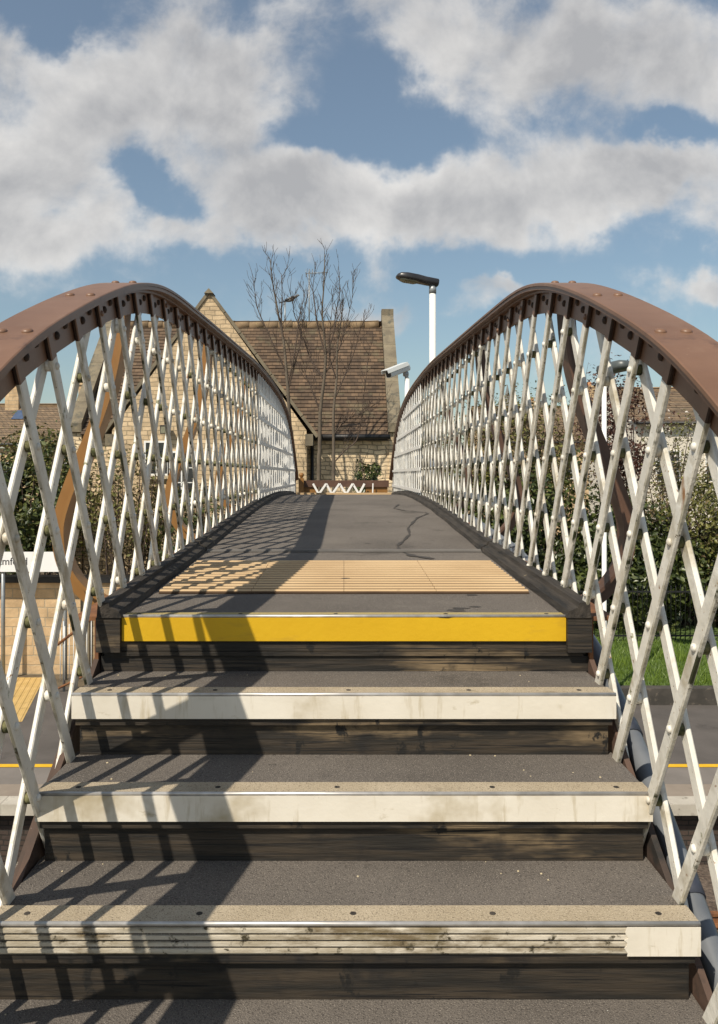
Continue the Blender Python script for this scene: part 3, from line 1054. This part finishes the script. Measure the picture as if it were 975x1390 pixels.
# wire fence and rusty handrail near the wall
FY = 17.2
wf = empty('wire_fence', (-5.7, FY, 0), 'low fence of thin pale wires with rusty sloping rail in front of the stone wall', 'fence')
mb = MB()
for k in range(10):
    x = P(82 + k * 6, 0, FY).x
    mb.tube([(x, FY, .25), (x, FY, 1.35 + k * .045)], .009, 5)
mb.build('wires', M['post_white'], wf)
mb = MB()
mb.tube([P(78, 875, FY), P(140, 828, FY)], .03, 8)
mb.tube([P(78, 935, FY), P(140, 905, FY)], .025, 8)
mb.build('handrail', M['rust'], wf)
for px in (86, 140):
    mb = MB(); x = P(px, 0, FY).x
    mb.tube([(x, FY + .04, 0), (x, FY + .04, 1.5 + (px - 86) * .008)], .03, 8)
    mb.build('fence_post', M['steel'], wf)


# simple but complete houses in the distance
def far_house(label, x0, x1, y0, depth, zeave, zridge, wall, chim, skylight=None, wins=()):
    h = empty('house', ((x0 + x1) / 2, y0 + depth / 2, 0), label, 'house', None)
    ym = y0 + depth / 2
    mb = MB()
    mb.box(x0, x1, y0, y0 + .3, -.003, zeave)
    mb.box(x0, x1, y0 + depth - .3, y0 + depth, -.003, zeave)
    for xx in (x0, x1 - .3):
        mb.loft([[(q, y0 + .301, -.003), (q, y0 + depth - .301, -.003), (q, y0 + depth - .301, zeave), (q, ym, zridge - .08), (q, y0 + .301, zeave)] for q in (xx, xx + .3)])
    mb.build('wall', M[wall], h)
    mb = MB()
    courses(mb, x0 - .2, x1 + .2, y0 - .3, zeave - .12, ym, zridge, 18, .035)
    courses(mb, x0 - .2, x1 + .2, y0 + depth + .3, zeave - .12, ym + .01, zridge, 8, .035)
    rf = mb.build('roof', M['tile_far'], h)
    mb = MB(); mb.tube([(x0 - .2, ym, zridge + .02), (x1 + .2, ym, zridge + .02)], .13, 8)
    mb.build('ridge_tile', M['ridge'], rf)
    mb = MB(); mb.tube([(x0 - .2, y0 - .36, zeave - .1), (x1 + .2, y0 - .36, zeave - .1)], .07, 8)
    mb.build('gutter', M['gutter'], h)
    for cx, w, ht in chim:
        mb = MB()
        mb.box(cx - w / 2, cx + w / 2, ym - .45, ym + .45, zridge - .8, zridge + ht)
        mb.box(cx - w / 2 - .07, cx + w / 2 + .07, ym - .52, ym + .52, zridge + ht + .002, zridge + ht + .16)
        c = mb.build('chimney', M['stone'], rf)
    for cx, w, ht in chim:
        for o in (-.22, .22):
            mb = MB()
            mb.lathe((cx, ym + o, zridge + ht + .16), [(.13, 0), (.14, .05), (.11, .1), (.12, .3), (.10, .31), (.1, .2)], 12)
            mb.build('chimney_pot', M['pot'], rf)
    if skylight:
        sx, f0, f1, w = skylight
        mb = MB()
        q = lambda f, o: (y0 - .3 + (ym - y0 + .3) * f - o * .7, zeave - .12 + (zridge - zeave + .12) * f + o * .7)
        a_, b_ = q(f0, .08), q(f1, .08)
        a2, b2 = q(f0, .0), q(f1, .0)
        mb.loft([[(xx, *a2), (xx, *b2), (xx, *b_), (xx, *a_)] for xx in (sx - w / 2, sx + w / 2)])
        mb.build('skylight', M['sky_glass'], rf)
    for (wx, wz, w, ht) in wins:
        window(h, wx, wz, w, ht, y0)
    return h


far_house('far stone house with brown roof, two chimneys and blue skylight beyond the left parapet', -24, -13.2, 45, 7, 6.4, 8.75, 'stone',
          ((P(20, 0, 48.5).x, .8, 1.3), (P(120, 0, 48.5).x, .9, 1.2)), (P(13, 0, 46).x, .62, .85, .65), ((-18.5, 4.6, 1, 1.3), (-15, 4.6, 1, 1.3)))
far_house('cream rendered house with white windows behind the blossom on the right', 13.0, 24, 36, 7, 7.0, 8.75, 'render',
          ((18.5, .9, .9),), None, ((14.4, 5.0, 1.0, 1.3), (16.6, 5.0, 1.0, 1.3), (14.4, 2.2, 1.1, 1.3), (17, 2.2, 1, 1.3)))
far_house('distant stone house whose ridge and chimneys just clear the hedge', 10.6, 24.5, 62, 8, 7.2, 10.1, 'stone',
          ((P(722, 0, 66).x, .8, .35), (P(800, 0, 66).x, .9, 1.6)), None, ((13, 5, 1, 1.3), (17, 5, 1, 1.3)))
# church spire far away
sp_ = P(689, 640, 210)
ch = empty('church_spire', (sp_.x, 210, 0), 'grey church spire far away between the lattice bars on the right', 'spire')
ztip = P(0, 522, 210).z
mb = MB(); mb.lathe((sp_.x, 210, 0), [(2.7, 16.5), (1.6, 20.5), (.06, ztip)], 8, sm=False); mb.build('spire', M['slate'], ch)
mb = MB(); mb.box(sp_.x - 2.6, sp_.x + 2.6, 207.4, 212.6, -.003, 16.45); mb.build('tower', M['stone'], ch)


# ------------------------------------------------------------------ lamps and camera
def curve_pts(pts, n=5):
    pts = [Vector(p) for p in pts]
    out = []
    for i in range(len(pts) - 1):
        a, b, c, d = pts[max(i - 1, 0)], pts[i], pts[i + 1], pts[min(i + 2, len(pts) - 1)]
        for t in np.linspace(0, 1, n + 1)[:-1]:
            out.append(.5 * ((2 * b) + (c - a) * t + (2 * a - 5 * b + 4 * c - d) * t * t + (3 * b - a - 3 * c + d) * t ** 3))
    out.append(pts[-1])
    return out


def lamp_post(px, D, ptop, direction, length, label, shell, tilt=.12, rad=.052, fat=1.0):
    x = (px - VX) / F * D
    zt = ZC + (YH - ptop) / F * D
    r = empty('lamp_post', (x, D, 0), label, 'lamp post', 'platform lamp posts')
    mb = MB()
    mb.tube([(x, D, 0), (x, D, 1.2)], rad * 1.35, 16)
    mb.tube([(x, D, 1.2), (x, D, 1.26), (x, D, zt - .17)], [rad * 1.35, rad, rad], 16)
    mb.build('post', M['post_white'], r)
    mb = MB(); mb.tube([(x, D, zt - .168), (x, D, zt - .04)], rad * 1.12, 16)
    mb.build('collar', M['steel'], r)
    d = Vector(direction).normalized()
    side = Vector((-d.y, d.x, 0))
    up = Vector((0, 0, 1))
    ax = (d + up * tilt).normalized()
    upl = side.cross(ax) * -1
    if upl.z < 0: upl = -upl
    base = Vector((x, D, zt)) - d * .09
    # lantern: lofted rounded section
    prof = [(0, .075, .045, -.05), (.02, .085, .06, -.062), (.30, .095, .065, -.058), (.5, .125, .075, -.045), (.75, .135, .078, -.04), (.90, .12, .065, -.035), (.97, .085, .04, -.025), (1.0, .04, .01, -.01)]
    rings = []
    for f, hw, hu, hd in prof:
        hw, hu, hd = hw * fat, hu * fat, hd * fat
        c = base + ax * (length * f)
        ring = []
        for k in range(16):
            a_ = 2 * math.pi * k / 16
            ca, sa = math.cos(a_), math.sin(a_)
            q = .55
            u = math.copysign(abs(ca) ** q, ca) * hw
            w = math.copysign(abs(sa) ** q, sa)
            ring.append(c + side * u + upl * (w * hu if w > 0 else -w * hd))
        rings.append(ring)
    mb = MB(); mb.loft(rings, sm=True); mb.build('lantern', M[shell], r)
    mb = MB()
    rings = []
    for f, hw, dep in ((.48, .09, .046), (.56, .105, .062), (.8, .105, .062), (.9, .085, .045)):
        c = base + ax * (length * f)
        rings.append([c + side * u * hw - upl * q for u, q in ((-1, .03), (-.8, dep), (.8, dep), (1, .03))])
    mb.loft(rings, sm=True); mb.build('lens', M['lens'] if shell == 'lamp_black' else M['lamp_grey'], r)


lamp_post(587.5, 12.95, 384, (-1, -.12, 0), .69, 'white lamp post with black lantern rising above the right rail', 'lamp_black', .13)
lamp_post(820.5, 15.6, 503, (.60, -.78, 0), .68, 'white lamp post with grey lantern seen through the right lattice near the copper tree', 'lamp_grey', .05, .046, 1.65)

CD = 12.2
cc = empty('security_camera', (P(553, 0, CD).x, CD, deckz(12.2)), 'pale security camera on a short pole just above the right rail', 'security camera')
p = P(538, 503, CD)
mb = MB()
ax = (P(527, 508, CD - .12) - P(553, 497, CD + .1)).normalized()
c0, c1 = P(554, 497.5, CD + .1), P(527.5, 507.8, CD - .13)
sd = Vector((0, 0, 1)).cross(ax).normalized(); up = ax.cross(sd)
if up.z < 0: up = -up


def rr(c, a, b, n=16, q=.5):
    out = []
    for k in range(n):
        t = 2 * math.pi * k / n
        ca, sa = math.cos(t), math.sin(t)
        out.append(c + sd * math.copysign(abs(ca) ** q, ca) * a + up * math.copysign(abs(sa) ** q, sa) * b)
    return out


mb.loft([rr(c0, .05, .045), rr(c0.lerp(c1, .05), .065, .06), rr(c1, .065, .06)], sm=False)
hs_ = mb.build('housing', M['cctv'], cc)
mb = MB(); mb.loft([rr(c1 + ax * .001, .052, .048), rr(c1 + ax * .006, .052, .048)]); mb.build('front_glass', M['glass'], hs_)
mb = MB()
mb.loft([[c + sd * a_ + up * b_ for a_, b_ in ((-.078, .02), (-.07, .07), (.07, .07), (.078, .02), (.082, .022), (.074, .078), (-.074, .078), (-.082, .022))] for c in (c0.lerp(c1, .1), c1 + ax * .06)])
mb.build('sun_shield', M['cctv'], cc)
mb = MB()
j = c0.lerp(c1, .2)
b0 = P(553, 516, CD + .05)
mb.tube([j - up * .05, j - up * .1, b0], .028, 10)
mb.lathe(j - up * .09, [(.01, -.05), (.042, -.035), (.045, 0), (.042, .03), (.01, .045)], 12)
mb.build('bracket', M['steel'], cc)
mb = MB(); mb.tube([(b0.x, b0.y, deckz(12.2) - .1), (b0.x, b0.y, b0.z + .02)], .038, 12)
mb.build('camera_pole', M['post_white'], cc)

# ------------------------------------------------------------------ railings and grass on the right
FR = 20.0
rl = empty('iron_railings', (11, FR, .5), 'black iron railings along the top of the grass verge', 'railings')
mb = MB(); z_t = P(0, 802, FR).z
mb.box(4.2, 22, FR - .02, FR + .02, z_t - .04, z_t); mb.box(4.2, 22, FR - .02, FR + .02, .62, .66)
mb.build('rails', M['black'], rl)
mb = MB()
for k in range(150):
    x = 4.3 + k * .118
    mb.tube([(x, FR, .45), (x, FR, z_t + .07), (x, FR, z_t + .16)], [.011, .011, .001], 5)
mb.build('uprights', M['black'], rl)['kind'] = 'stuff'


def set_tone(o, vals):
    at = o.data.attributes.new('tone', 'FLOAT', 'FACE')
    at.data.foreach_set('value', vals)


def leaf_cloud(name, mat, pts, size, parent=None, loc=None, up=.3, ts=None):
    """many small folded leaves; pts = list of (pos, outward)"""
    V, Fc, T = [], [], []
    for i, (p, out) in enumerate(pts):
        sz = size * random.uniform(.6, 1.35)
        n = (out + Vector((random.gauss(0, .6), random.gauss(0, .6), random.gauss(0, .6) + up))).normalized()
        a = n.orthogonal().normalized()
        a.rotate(Matrix.Rotation(random.uniform(0, 6.28), 3, n))
        b = n.cross(a)
        k = len(V)
        V += [p - a * sz, p - b * sz * .5 + n * sz * .12, p + a * sz, p + b * sz * .5 + n * sz * .12]
        Fc += [(k, k + 1, k + 2), (k, k + 2, k + 3)]
        t = random.random() if ts is None else max(0, min(1, ts(p) + random.uniform(-.25, .25)))
        T += [t, t]
    mb = MB()
    mb.add(V, Fc)
    o = mb.build(name, M[mat], parent, loc)
    set_tone(o, T)
    return o


def blob_points(c, r, n, clumps, shell=.55, clump_r=.33):
    """points gathered in clumps through an ellipsoid volume"""
    out = []
    cs = []
    while len(cs) < clumps:
        v = Vector((random.uniform(-1, 1), random.uniform(-1, 1), random.uniform(-1, 1)))
        if shell < v.length < 1.0:
            cs.append((v, random.uniform(.6, 1.3)))
    for i in range(n):
        v, s = random.choice(cs)
        q = Vector((random.gauss(0, 1), random.gauss(0, 1), random.gauss(0, 1))) * clump_r * s * .5
        w = v + q
        out.append((Vector((c[0] + w.x * r[0], c[1] + w.y * r[1], c[2] + w.z * r[2])), (v * .5 + q).normalized()))
    return out


def stems(base, c, r, n, rad=.03):
    mb = MB()
    for k in range(n):
        e = Vector((c[0] + random.uniform(-.8, .8) * r[0], c[1] + random.uniform(-.8, .6) * r[1], c[2] + random.uniform(-.2, .95) * r[2]))
        b = Vector(base) + Vector((random.uniform(-.35, .35) * r[0], random.uniform(-.2, .2), 0))
        m = b.lerp(e, .5) + Vector((random.uniform(-.2, .2), random.uniform(-.2, .2), .15))
        ps = curve_pts([b, m, e], 5)
        mb.tube(ps, list(np.linspace(rad, rad * .25, len(ps))), 5)
        for q in range(5):
            s_ = ps[random.randrange(3, len(ps))]
            t = s_ + Vector((random.gauss(0, .35), random.gauss(0, .25), random.uniform(.05, .6)))
            mb.tube([s_, s_.lerp(t, .5) + Vector((random.gauss(0, .04),) * 3), t], [rad * .3, rad * .2, rad * .08], 4)
    return mb


def bush(name, label, cat, px, py, D, rx, ry, n, mat, size, clumps=40, group=None, base=0.5, extra=None, shell=.3, nst=10, tone=None):
    c = P(px, py, D)
    w, h = rx / F * D, ry / F * D
    r = (w, min(1.6, .35 * w + .6), h)
    o = empty(name, (c.x, D, base), label, cat, group)
    stems((c.x, D, base), c, r, nst).build('branches', M['twig'], o)
    leaf_cloud('foliage', mat, blob_points(c, r, n, clumps, shell), size, o, ts=tone)
    for em, en, es in extra or []:
        leaf_cloud('blossom' if em == 'blossom' else 'dry_foliage', em, blob_points(c, r, en, clumps, .5), es, o)
    return o


G = 'shrubs behind the railings on the right'
bush('ivy_hedge', 'dark glossy ivy hedge low behind the railings, nearest the deck edge', 'hedge', 700, 745, 22.3, 110, 110, 11000, 'ivy', .085, 80, G)
bush('ivy_hedge', 'dark glossy ivy hedge low behind the railings, under the copper tree', 'hedge', 830, 770, 21.8, 95, 90, 11000, 'ivy', .085, 80, G)
bush('ivy_hedge', 'dark glossy ivy hedge low behind the railings, at the far right', 'hedge', 985, 785, 21.8, 110, 70, 9000, 'ivy', .085, 80, G)
bush('shrub', 'bright green shrub with dry twigs rising over the ivy on the far right', 'shrub', 955, 705, 21.9, 100, 75, 7000, 'hedge', .055, 60, G, extra=[('dry', 1800, .05)], nst=45)
bush('shrub', 'mixed green and straw brown shrub behind the first bowed stay on the right', 'shrub', 720, 620, 23.2, 85, 76, 4800, 'hedge', .055, 46, G, extra=[('dry', 2600, .05)], nst=60)
bush('shrub', 'straggly green shrub behind the far end of the right lattice', 'shrub', 628, 640, 24, 75, 85, 5000, 'hedge', .055, 46, G, extra=[('dry', 1800, .05)], nst=45)
bush('copper_tree', 'copper leaved tree with purple brown foliage behind the railings', 'tree', 838, 590, 24.5, 62, 88, 4600, 'copper', .06, 50, None, extra=[('blossom', 260, .045)], nst=14, shell=.3)
bush('blossom_shrub', 'pale blossoming shrub in front of the cream house', 'shrub', 912, 610, 26.0, 46, 48, 1500, 'hedge', .05, 34, None, extra=[('blossom', 500, .045)], nst=12, shell=.3)
G = 'bushes behind the stone wall on the left'
bush('bush', 'dense green bush behind the station sign', 'bush', 40, 690, 20.4, 85, 88, 8000, 'ivy', .075, 60, G, base=0, extra=[('hedge', 1800, .06)])
bush('bush', 'thin brown and green bush against the gable wall', 'bush', 175, 700, 20.0, 58, 85, 1700, 'hedge', .055, 34, G, base=0, extra=[('dry', 1300, .05)], nst=26)
bush('bush', 'tall loose bush hiding the foot of the far roof', 'bush', 75, 630, 24.0, 70, 48, 2600, 'hedge', .06, 36, G, base=0, extra=[('dry', 1000, .055)], nst=16)
bush('bush', 'low dark bush at the foot of the gable wall near the deck', 'bush', 290, 720, 20.0, 75, 70, 2800, 'ivy', .06, 36, G, base=0, extra=[('dry', 900, .05)])
bush('bush', 'small leafy bush in front of the stone house by the barrier', 'bush', 497, 655, 20.6, 22, 28, 900, 'ivy', .055, 16, G, base=0, nst=5)
# grass verge blades
V, Fc, T = [], [], []
for i in range(15000):
    x = random.uniform(4.6, 13.5); y = 16.5 + 3.45 * random.random() ** 1.1
    z = .31 + (y - 16.45) / 3.55 * .19
    h = random.uniform(.05, .16) * (1.5 if math.sin(x * 2.3) * math.sin(y * 2.9 + x) > .35 else .8)
    a_ = random.uniform(0, 3.14); w = .012
    dx, dy = math.cos(a_) * w, math.sin(a_) * w
    lx, ly = random.gauss(0, .05), random.gauss(0, .05)
    k = len(V)
    V += [(x - dx, y - dy, z - .01), (x + dx, y + dy, z - .01), (x + lx, y + ly, z + h)]
    Fc.append((k, k + 1, k + 2)); T.append(min(1, max(0, random.random() * .6 + h * 2)))
mb = MB(); mb.add(V, Fc)
go = mb.build('verge_grass', M['grass'], loc=(9, 18, .3))
set_tone(go, T)
tag(go, 'bright green rough grass growing on the verge behind the kerb', 'grass', kind='stuff')


# ------------------------------------------------------------------ bare trees in front of the house
def bare_tree(label, D, trunk, limbs, rb, seed):
    rnd = random.Random(seed)
    b = P(*trunk[0], D)
    root = empty('bare_tree', (b.x, D, 0), label, 'tree', 'bare young trees in front of the stone house')
    mt, mc = MB(), MB()
    tp = curve_pts([Vector((b.x, D, 0))] + [P(px, py, D) for px, py in trunk], 5)
    n = len(tp)
    rads = [rb * (1 - .86 * i / n) for i in range(n)]
    mt.tube(tp, rads, 8)

    def twigs(ps, r0, lvl):
        m = len(ps)
        for i in range(2, m):
            if rnd.random() < (.8 if lvl == 0 else .5):
                s_ = ps[i]
                t = (ps[i] - ps[i - 1]).normalized()
                L = rnd.uniform(.22, .70) * (1 if lvl == 0 else .5) * (1 - .45 * i / m)
                dv = (t * .75 + Vector((rnd.gauss(0, .42), rnd.gauss(0, .42), .22))).normalized()
                q = [s_]
                for k in range(4):
                    dv = (dv + Vector((rnd.gauss(0, .09), rnd.gauss(0, .09), .09))).normalized()
                    q.append(q[-1] + dv * L / 4)
                mc.tube(q, [max(.0036, r0 * f) for f in (.5, .4, .32, .22, .12)], 4)
                if lvl < 2:
                    twigs(q, r0 * .6, lvl + 1)
    for li in limbs:
        off = 0
        ps = []
        for i, (px, py) in enumerate(li):
            off += rnd.uniform(-.12, .12) if i else 0
            q = P(px, py, D + off)
            ps.append(q)
        # start on the trunk
        near = min(tp, key=lambda v: (v - ps[0]).length)
        ps[0] = near
        lp = curve_pts(ps, 5)
        m = len(lp)
        mc.tube(lp, [max(.006, rb * .38 * (1 - .88 * i / m)) for i in range(m)], 6)
        twigs(lp, .014, 0)
    twigs(tp[int(n * .55):], .016, 0)
    mt.build('trunk', M['bark'], root)
    mc.build('crown', M['twig'], root)
    return root


bare_tree('leafless young tree with the bird in its top, left of the three bare trees', 19.6,
          [(399, 640), (394, 580), (391, 530), (388.6, 500), (385, 463), (379, 432), (374, 405), (370, 382), (367, 352)],
          [[(389, 505), (372, 470), (361, 445), (350, 419), (346, 395), (343, 374)], [(391, 530), (400, 495), (409, 454), (400, 428), (398, 415), (394, 395)],
           [(391, 520), (400, 480), (405, 440), (411, 410), (414, 396)], [(395, 590), (372, 560), (360, 520)], [(385, 463), (382, 430), (383, 400), (382, 372)]], .054, 3)
bare_tree('leafless young tree with a forked upright crown, middle of the three bare trees', 19.8,
          [(433, 650), (434, 610), (435, 560), (440, 515), (442, 483), (439, 445), (437.5, 420), (440, 385), (441, 345)],
          [[(439, 515), (424, 492), (414, 465), (409, 450), (414, 420), (418, 400)], [(441, 510), (452, 490), (461, 472), (466, 455), (470, 441), (478, 405), (480, 380)],
           [(442, 483), (452, 455), (456, 425), (461, 400), (460, 366)], [(442, 480), (431, 440), (427, 410), (425, 390), (429, 355)], [(436, 560), (420, 520), (412, 505)]], .058, 5)
bare_tree('leafless young tree leaning right beside the deck barrier, right of the three bare trees', 19.3,
          [(453, 650), (453, 610), (453, 560), (457, 515), (458, 470), (464, 430), (466, 400)],
          [[(453, 632), (470, 610), (486, 593), (494, 540), (498, 505), (502, 470)], [(455, 540), (468, 510), (480, 480), (490, 445), (497, 432)], [(453, 590), (470, 570), (492, 560), (515, 545)],
           [(457, 515), (447, 480), (449, 440), (452, 410)]], .048, 8)

# bird perched on a twig
bp = P(396, 408.5, 19.6)
bd = empty('bird', bp, 'dark bird perched in the top of the left bare tree', 'bird')
mb = MB()
prof = [(-.20, .004, .0), (-.13, .02, .0), (-.09, .042, .002), (-.03, .062, .008), (.03, .064, .016), (.075, .046, .03), (.105, .036, .046), (.135, .038, .056), (.165, .027, .056), (.182, .009, .052), (.205, .002, .046)]
rings = []
for f, r_, h in prof:
    c = bp + Vector((f, -.02 * f, .035 + h + f * .28))
    rings.append([c + Vector((0, math.cos(2 * math.pi * k / 12) * r_, math.sin(2 * math.pi * k / 12) * r_ * .95)) for k in range(12)])
mb.loft(rings, sm=True)
mb.build('body', M['bird_grey'], bd)
mb = MB()
for s in (-1, 1):
    pts = [(.06, .058, .05), (0, .066, .035), (-.09, .05, .0), (-.17, .022, -.03)]
    mb.loft([[bp + Vector((f, s * y, .035 + h + dz)) for dz in (.03, .0, -.022)] + [bp + Vector((f, s * (y + .008), .035 + h))] for f, y, h in pts])
mb.build('wing', M['bird_dark'], bd)
mb = MB()
mb.loft([[bp + Vector((f, y, .035 + h + t)) for y, t in ((-w, -.004), (w, -.004), (w, .004), (-w, .004))] for f, w, h in ((-.12, .022, -.03), (-.2, .03, -.055), (-.31, .036, -.085))])
mb.build('tail', M['bird_dark'], bd)
mb = MB()
for s in (-1, 1):
    mb.tube([bp + Vector((.02, s * .02, 0)), bp + Vector((.01, s * .02, -.06))], .005, 5)
mb.build('legs', M['bird_dark'], bd)

# ------------------------------------------------------------------ world, sun, camera
SUN_TO = Vector((-.515, -.756, 1)).normalized()
el = math.asin(SUN_TO.z)
az = math.atan2(SUN_TO.x, SUN_TO.y)
w = bpy.data.worlds.new('World')
sc.world = w
w.use_nodes = True
nt = w.node_tree
bg = nt.nodes['Background']
sky = N(nt, 'ShaderNodeTexSky')
sky.sky_type = 'NISHITA'
sky.sun_disc = False
sky.sun_elevation = el
sky.sun_rotation = az
sky.air_density = 1.2
sky.dust_density = 1.0
sky.ozone_density = 1.5
tc = N(nt, 'ShaderNodeTexCoord')
sep = N(nt, 'ShaderNodeSeparateXYZ')
nt.links.new(tc.outputs['Generated'], sep.inputs[0])


def math_(op, a, b=None, clamp=False):
    n = N(nt, 'ShaderNodeMath', _operation=op)
    n.use_clamp = clamp
    for i, v in enumerate((a, b)):
        if v is None: continue
        if isinstance(v, bpy.types.NodeSocket): nt.links.new(v, n.inputs[i])
        else: n.inputs[i].default_value = v
    return n.outputs[0]


yy = math_('MAXIMUM', math_('ABSOLUTE', sep.outputs['Y']), .12)
u = math_('DIVIDE', sep.outputs['X'], yy)
v = math_('DIVIDE', sep.outputs['Z'], yy)
uv = N(nt, 'ShaderNodeCombineXYZ')
nt.links.new(u, uv.inputs[0]); nt.links.new(v, uv.inputs[1])


def wnoise(scale, detail, rough, vec, dist=0, zoff=0):
    n = N(nt, 'ShaderNodeTexNoise', Scale=scale, Detail=detail, Roughness=rough, Distortion=dist)
    m = N(nt, 'ShaderNodeVectorMath', _operation='ADD')
    m.inputs[1].default_value = (0, 0, zoff)
    nt.links.new(vec, m.inputs[0])
    nt.links.new(m.outputs[0], n.inputs['Vector'])
    return n


nz = wnoise(6.5, 5, .55, uv.outputs[0])
sb = N(nt, 'ShaderNodeVectorMath', _operation='SUBTRACT'); nt.links.new(nz.outputs['Color'], sb.inputs[0]); sb.inputs[1].default_value = (.5, .5, .5)
scl = N(nt, 'ShaderNodeVectorMath', _operation='SCALE'); nt.links.new(sb.outputs[0], scl.inputs[0]); scl.inputs['Scale'].default_value = .2
wuv = N(nt, 'ShaderNodeVectorMath', _operation='ADD'); nt.links.new(uv.outputs[0], wuv.inputs[0]); nt.links.new(scl.outputs[0], wuv.inputs[1])


def field(cloudlist, vec):
    tot = None
    for px, py, rx, ry, a in cloudlist:
        s1 = N(nt, 'ShaderNodeVectorMath', _operation='SUBTRACT'); nt.links.new(vec, s1.inputs[0]); s1.inputs[1].default_value = ((px - VX) / F, (YH - py) / F, 0)
        s2 = N(nt, 'ShaderNodeVectorMath', _operation='MULTIPLY'); nt.links.new(s1.outputs[0], s2.inputs[0]); s2.inputs[1].default_value = (F / rx, F / ry, 0)
        ln = N(nt, 'ShaderNodeVectorMath', _operation='LENGTH'); nt.links.new(s2.outputs[0], ln.inputs[0])
        mr = N(nt, 'ShaderNodeMapRange'); mr.interpolation_type = 'SMOOTHSTEP'
        mr.inputs['From Min'].default_value = .25; mr.inputs['From Max'].default_value = 1.35
        mr.inputs['To Min'].default_value = a; mr.inputs['To Max'].default_value = 0
        nt.links.new(ln.outputs['Value'], mr.inputs['Value'])
        tot = mr.outputs[0] if tot is None else math_('ADD', tot, mr.outputs[0])
    return tot


CL = [(250, 110, 175, 115, .9), (110, 90, 130, 70, .55), (40, 250, 160, 120, .8), (120, 330, 190, 60, .7), (330, 270, 150, 75, .8), (480, 270, 150, 65, .7), (620, 265, 150, 70, .8),
      (760, 235, 150, 75, .85), (870, 250, 120, 55, .6), (960, 240, 90, 60, .6), (560, 70, 80, 70, .5), (690, 70, 170, 90, .55), (860, 60, 200, 110, .6), (970, 110, 120, 70, .5), (440, 75, 45, 40, .3), (640, 402, 75, 30, .8), (690, 392, 50, 20, .4), (955, 395, 65, 34, .9), (475, 430, 60, 26, .6), (550, 440, 30, 30, .5), (960, 320, 70, 30, .4), (480, 10, 120, 25, .3), (-100, 150, 150, 200, .6), (1150, 150, 150, 150, .6), (60, 365, 170, 70, .45), (470, -120, 500, 90, .5)]
HO = [(185, 225, 55, 36, -.7), (232, 252, 72, 32, -.7), (60, 18, 90, 40, -.7), (480, 160, 115, 75, -.75), (900, 185, 75, 32, -.6), (330, 20, 40, 20, -.2), (500, 355, 600, 30, -.3)]
dens = field(CL + HO, wuv.outputs[0])
fb = wnoise(6.0, 8, .56, uv.outputs[0], .25, 3.1)
fb2 = wnoise(22.0, 7, .62, uv.outputs[0], .2, 7.7)
d1 = math_('ADD', math_('MULTIPLY', dens, .85), math_('MULTIPLY', math_('SUBTRACT', fb.outputs['Fac'], .48), 2.3))
d1 = math_('ADD', d1, math_('MULTIPLY', math_('SUBTRACT', fb2.outputs['Fac'], .5), .75))
mr = N(nt, 'ShaderNodeMapRange'); mr.interpolation_type = 'SMOOTHSTEP'
mr.inputs['From Min'].default_value = .10; mr.inputs['From Max'].default_value = .75
nt.links.new(d1, mr.inputs['Value'])
mr2 = N(nt, 'ShaderNodeMapRange'); mr2.interpolation_type = 'SMOOTHSTEP'
mr2.inputs['From Min'].default_value = -.08; mr2.inputs['From Max'].default_value = 1.0
nt.links.new(d1, mr2.inputs['Value'])
mask = math_('ADD', math_('MULTIPLY', mr.outputs[0], .5), math_('MULTIPLY', mr2.outputs[0], .5))
# thicker parts of the cloud are greyer
gr = wnoise(4.5, 5, .5, uv.outputs[0], .4, 11.3)
up_ = N(nt, 'ShaderNodeVectorMath', _operation='ADD'); nt.links.new(uv.outputs[0], up_.inputs[0]); up_.inputs[1].default_value = (-.012, .02, 0)
fbu = wnoise(6.0, 8, .56, up_.outputs[0], .25, 3.1)
fbv = wnoise(13.0, 5, .5, uv.outputs[0], .3, 5.2)
relief = math_('MULTIPLY', math_('SUBTRACT', fbu.outputs['Fac'], fb.outputs['Fac']), 1.3)
shade = math_('ADD', math_('MULTIPLY', d1, .30), math_('MULTIPLY', gr.outputs['Fac'], .85))
shade = math_('ADD', math_('ADD', shade, relief), math_('MULTIPLY', fbv.outputs['Fac'], .25))
cr = N(nt, 'ShaderNodeValToRGB')
els = cr.color_ramp.elements
els[0].position = .54; els[0].color = (9.7, 9.45, 9.1, 1)
els[1].position = 1.0; els[1].color = (5.3, 5.3, 5.4, 1)
nt.links.new(shade, cr.inputs['Fac'])
skc = mix(nt, 1.0, sky.outputs['Color'], (1.12, 1.22, 1.20), 'MULTIPLY')
skc = mix(nt, .16, skc, (5.0, 5.0, 5.0))
fin = mix(nt, math_('MULTIPLY', mask, .93), skc, cr.outputs['Color'])
nt.links.new(fin, bg.inputs['Color'])
bg.inputs['Strength'].default_value = .085

sd_ = bpy.data.lights.new('sun', 'SUN')
sd_.energy = 4.9
sd_.angle = R(.5)
sd_.color = (1, .915, .77)
so = bpy.data.objects.new('sun', sd_)
so.rotation_euler = SUN_TO.to_track_quat('Z', 'Y').to_euler()
so.location = (-10, -12, 20)
col.objects.link(so)

cam = bpy.data.cameras.new('camera')
cam.sensor_fit = 'HORIZONTAL'
cam.sensor_width = 36
cam.lens = 36 * F / 975
cam.shift_x = (487.5 - VX) / 975
cam.shift_y = (YH - 695) / 975
cam.clip_start = .02
cam.clip_end = 3000
co = bpy.data.objects.new('camera', cam)
co.location = (0, 0, ZC)
co.rotation_euler = (R(90), 0, 0)
col.objects.link(co)
sc.camera = co
vs = sc.view_settings
vs.view_transform = 'Standard'
vs.look = 'None'
vs.exposure = 0
vs.gamma = 1
vs.use_curve_mapping = False
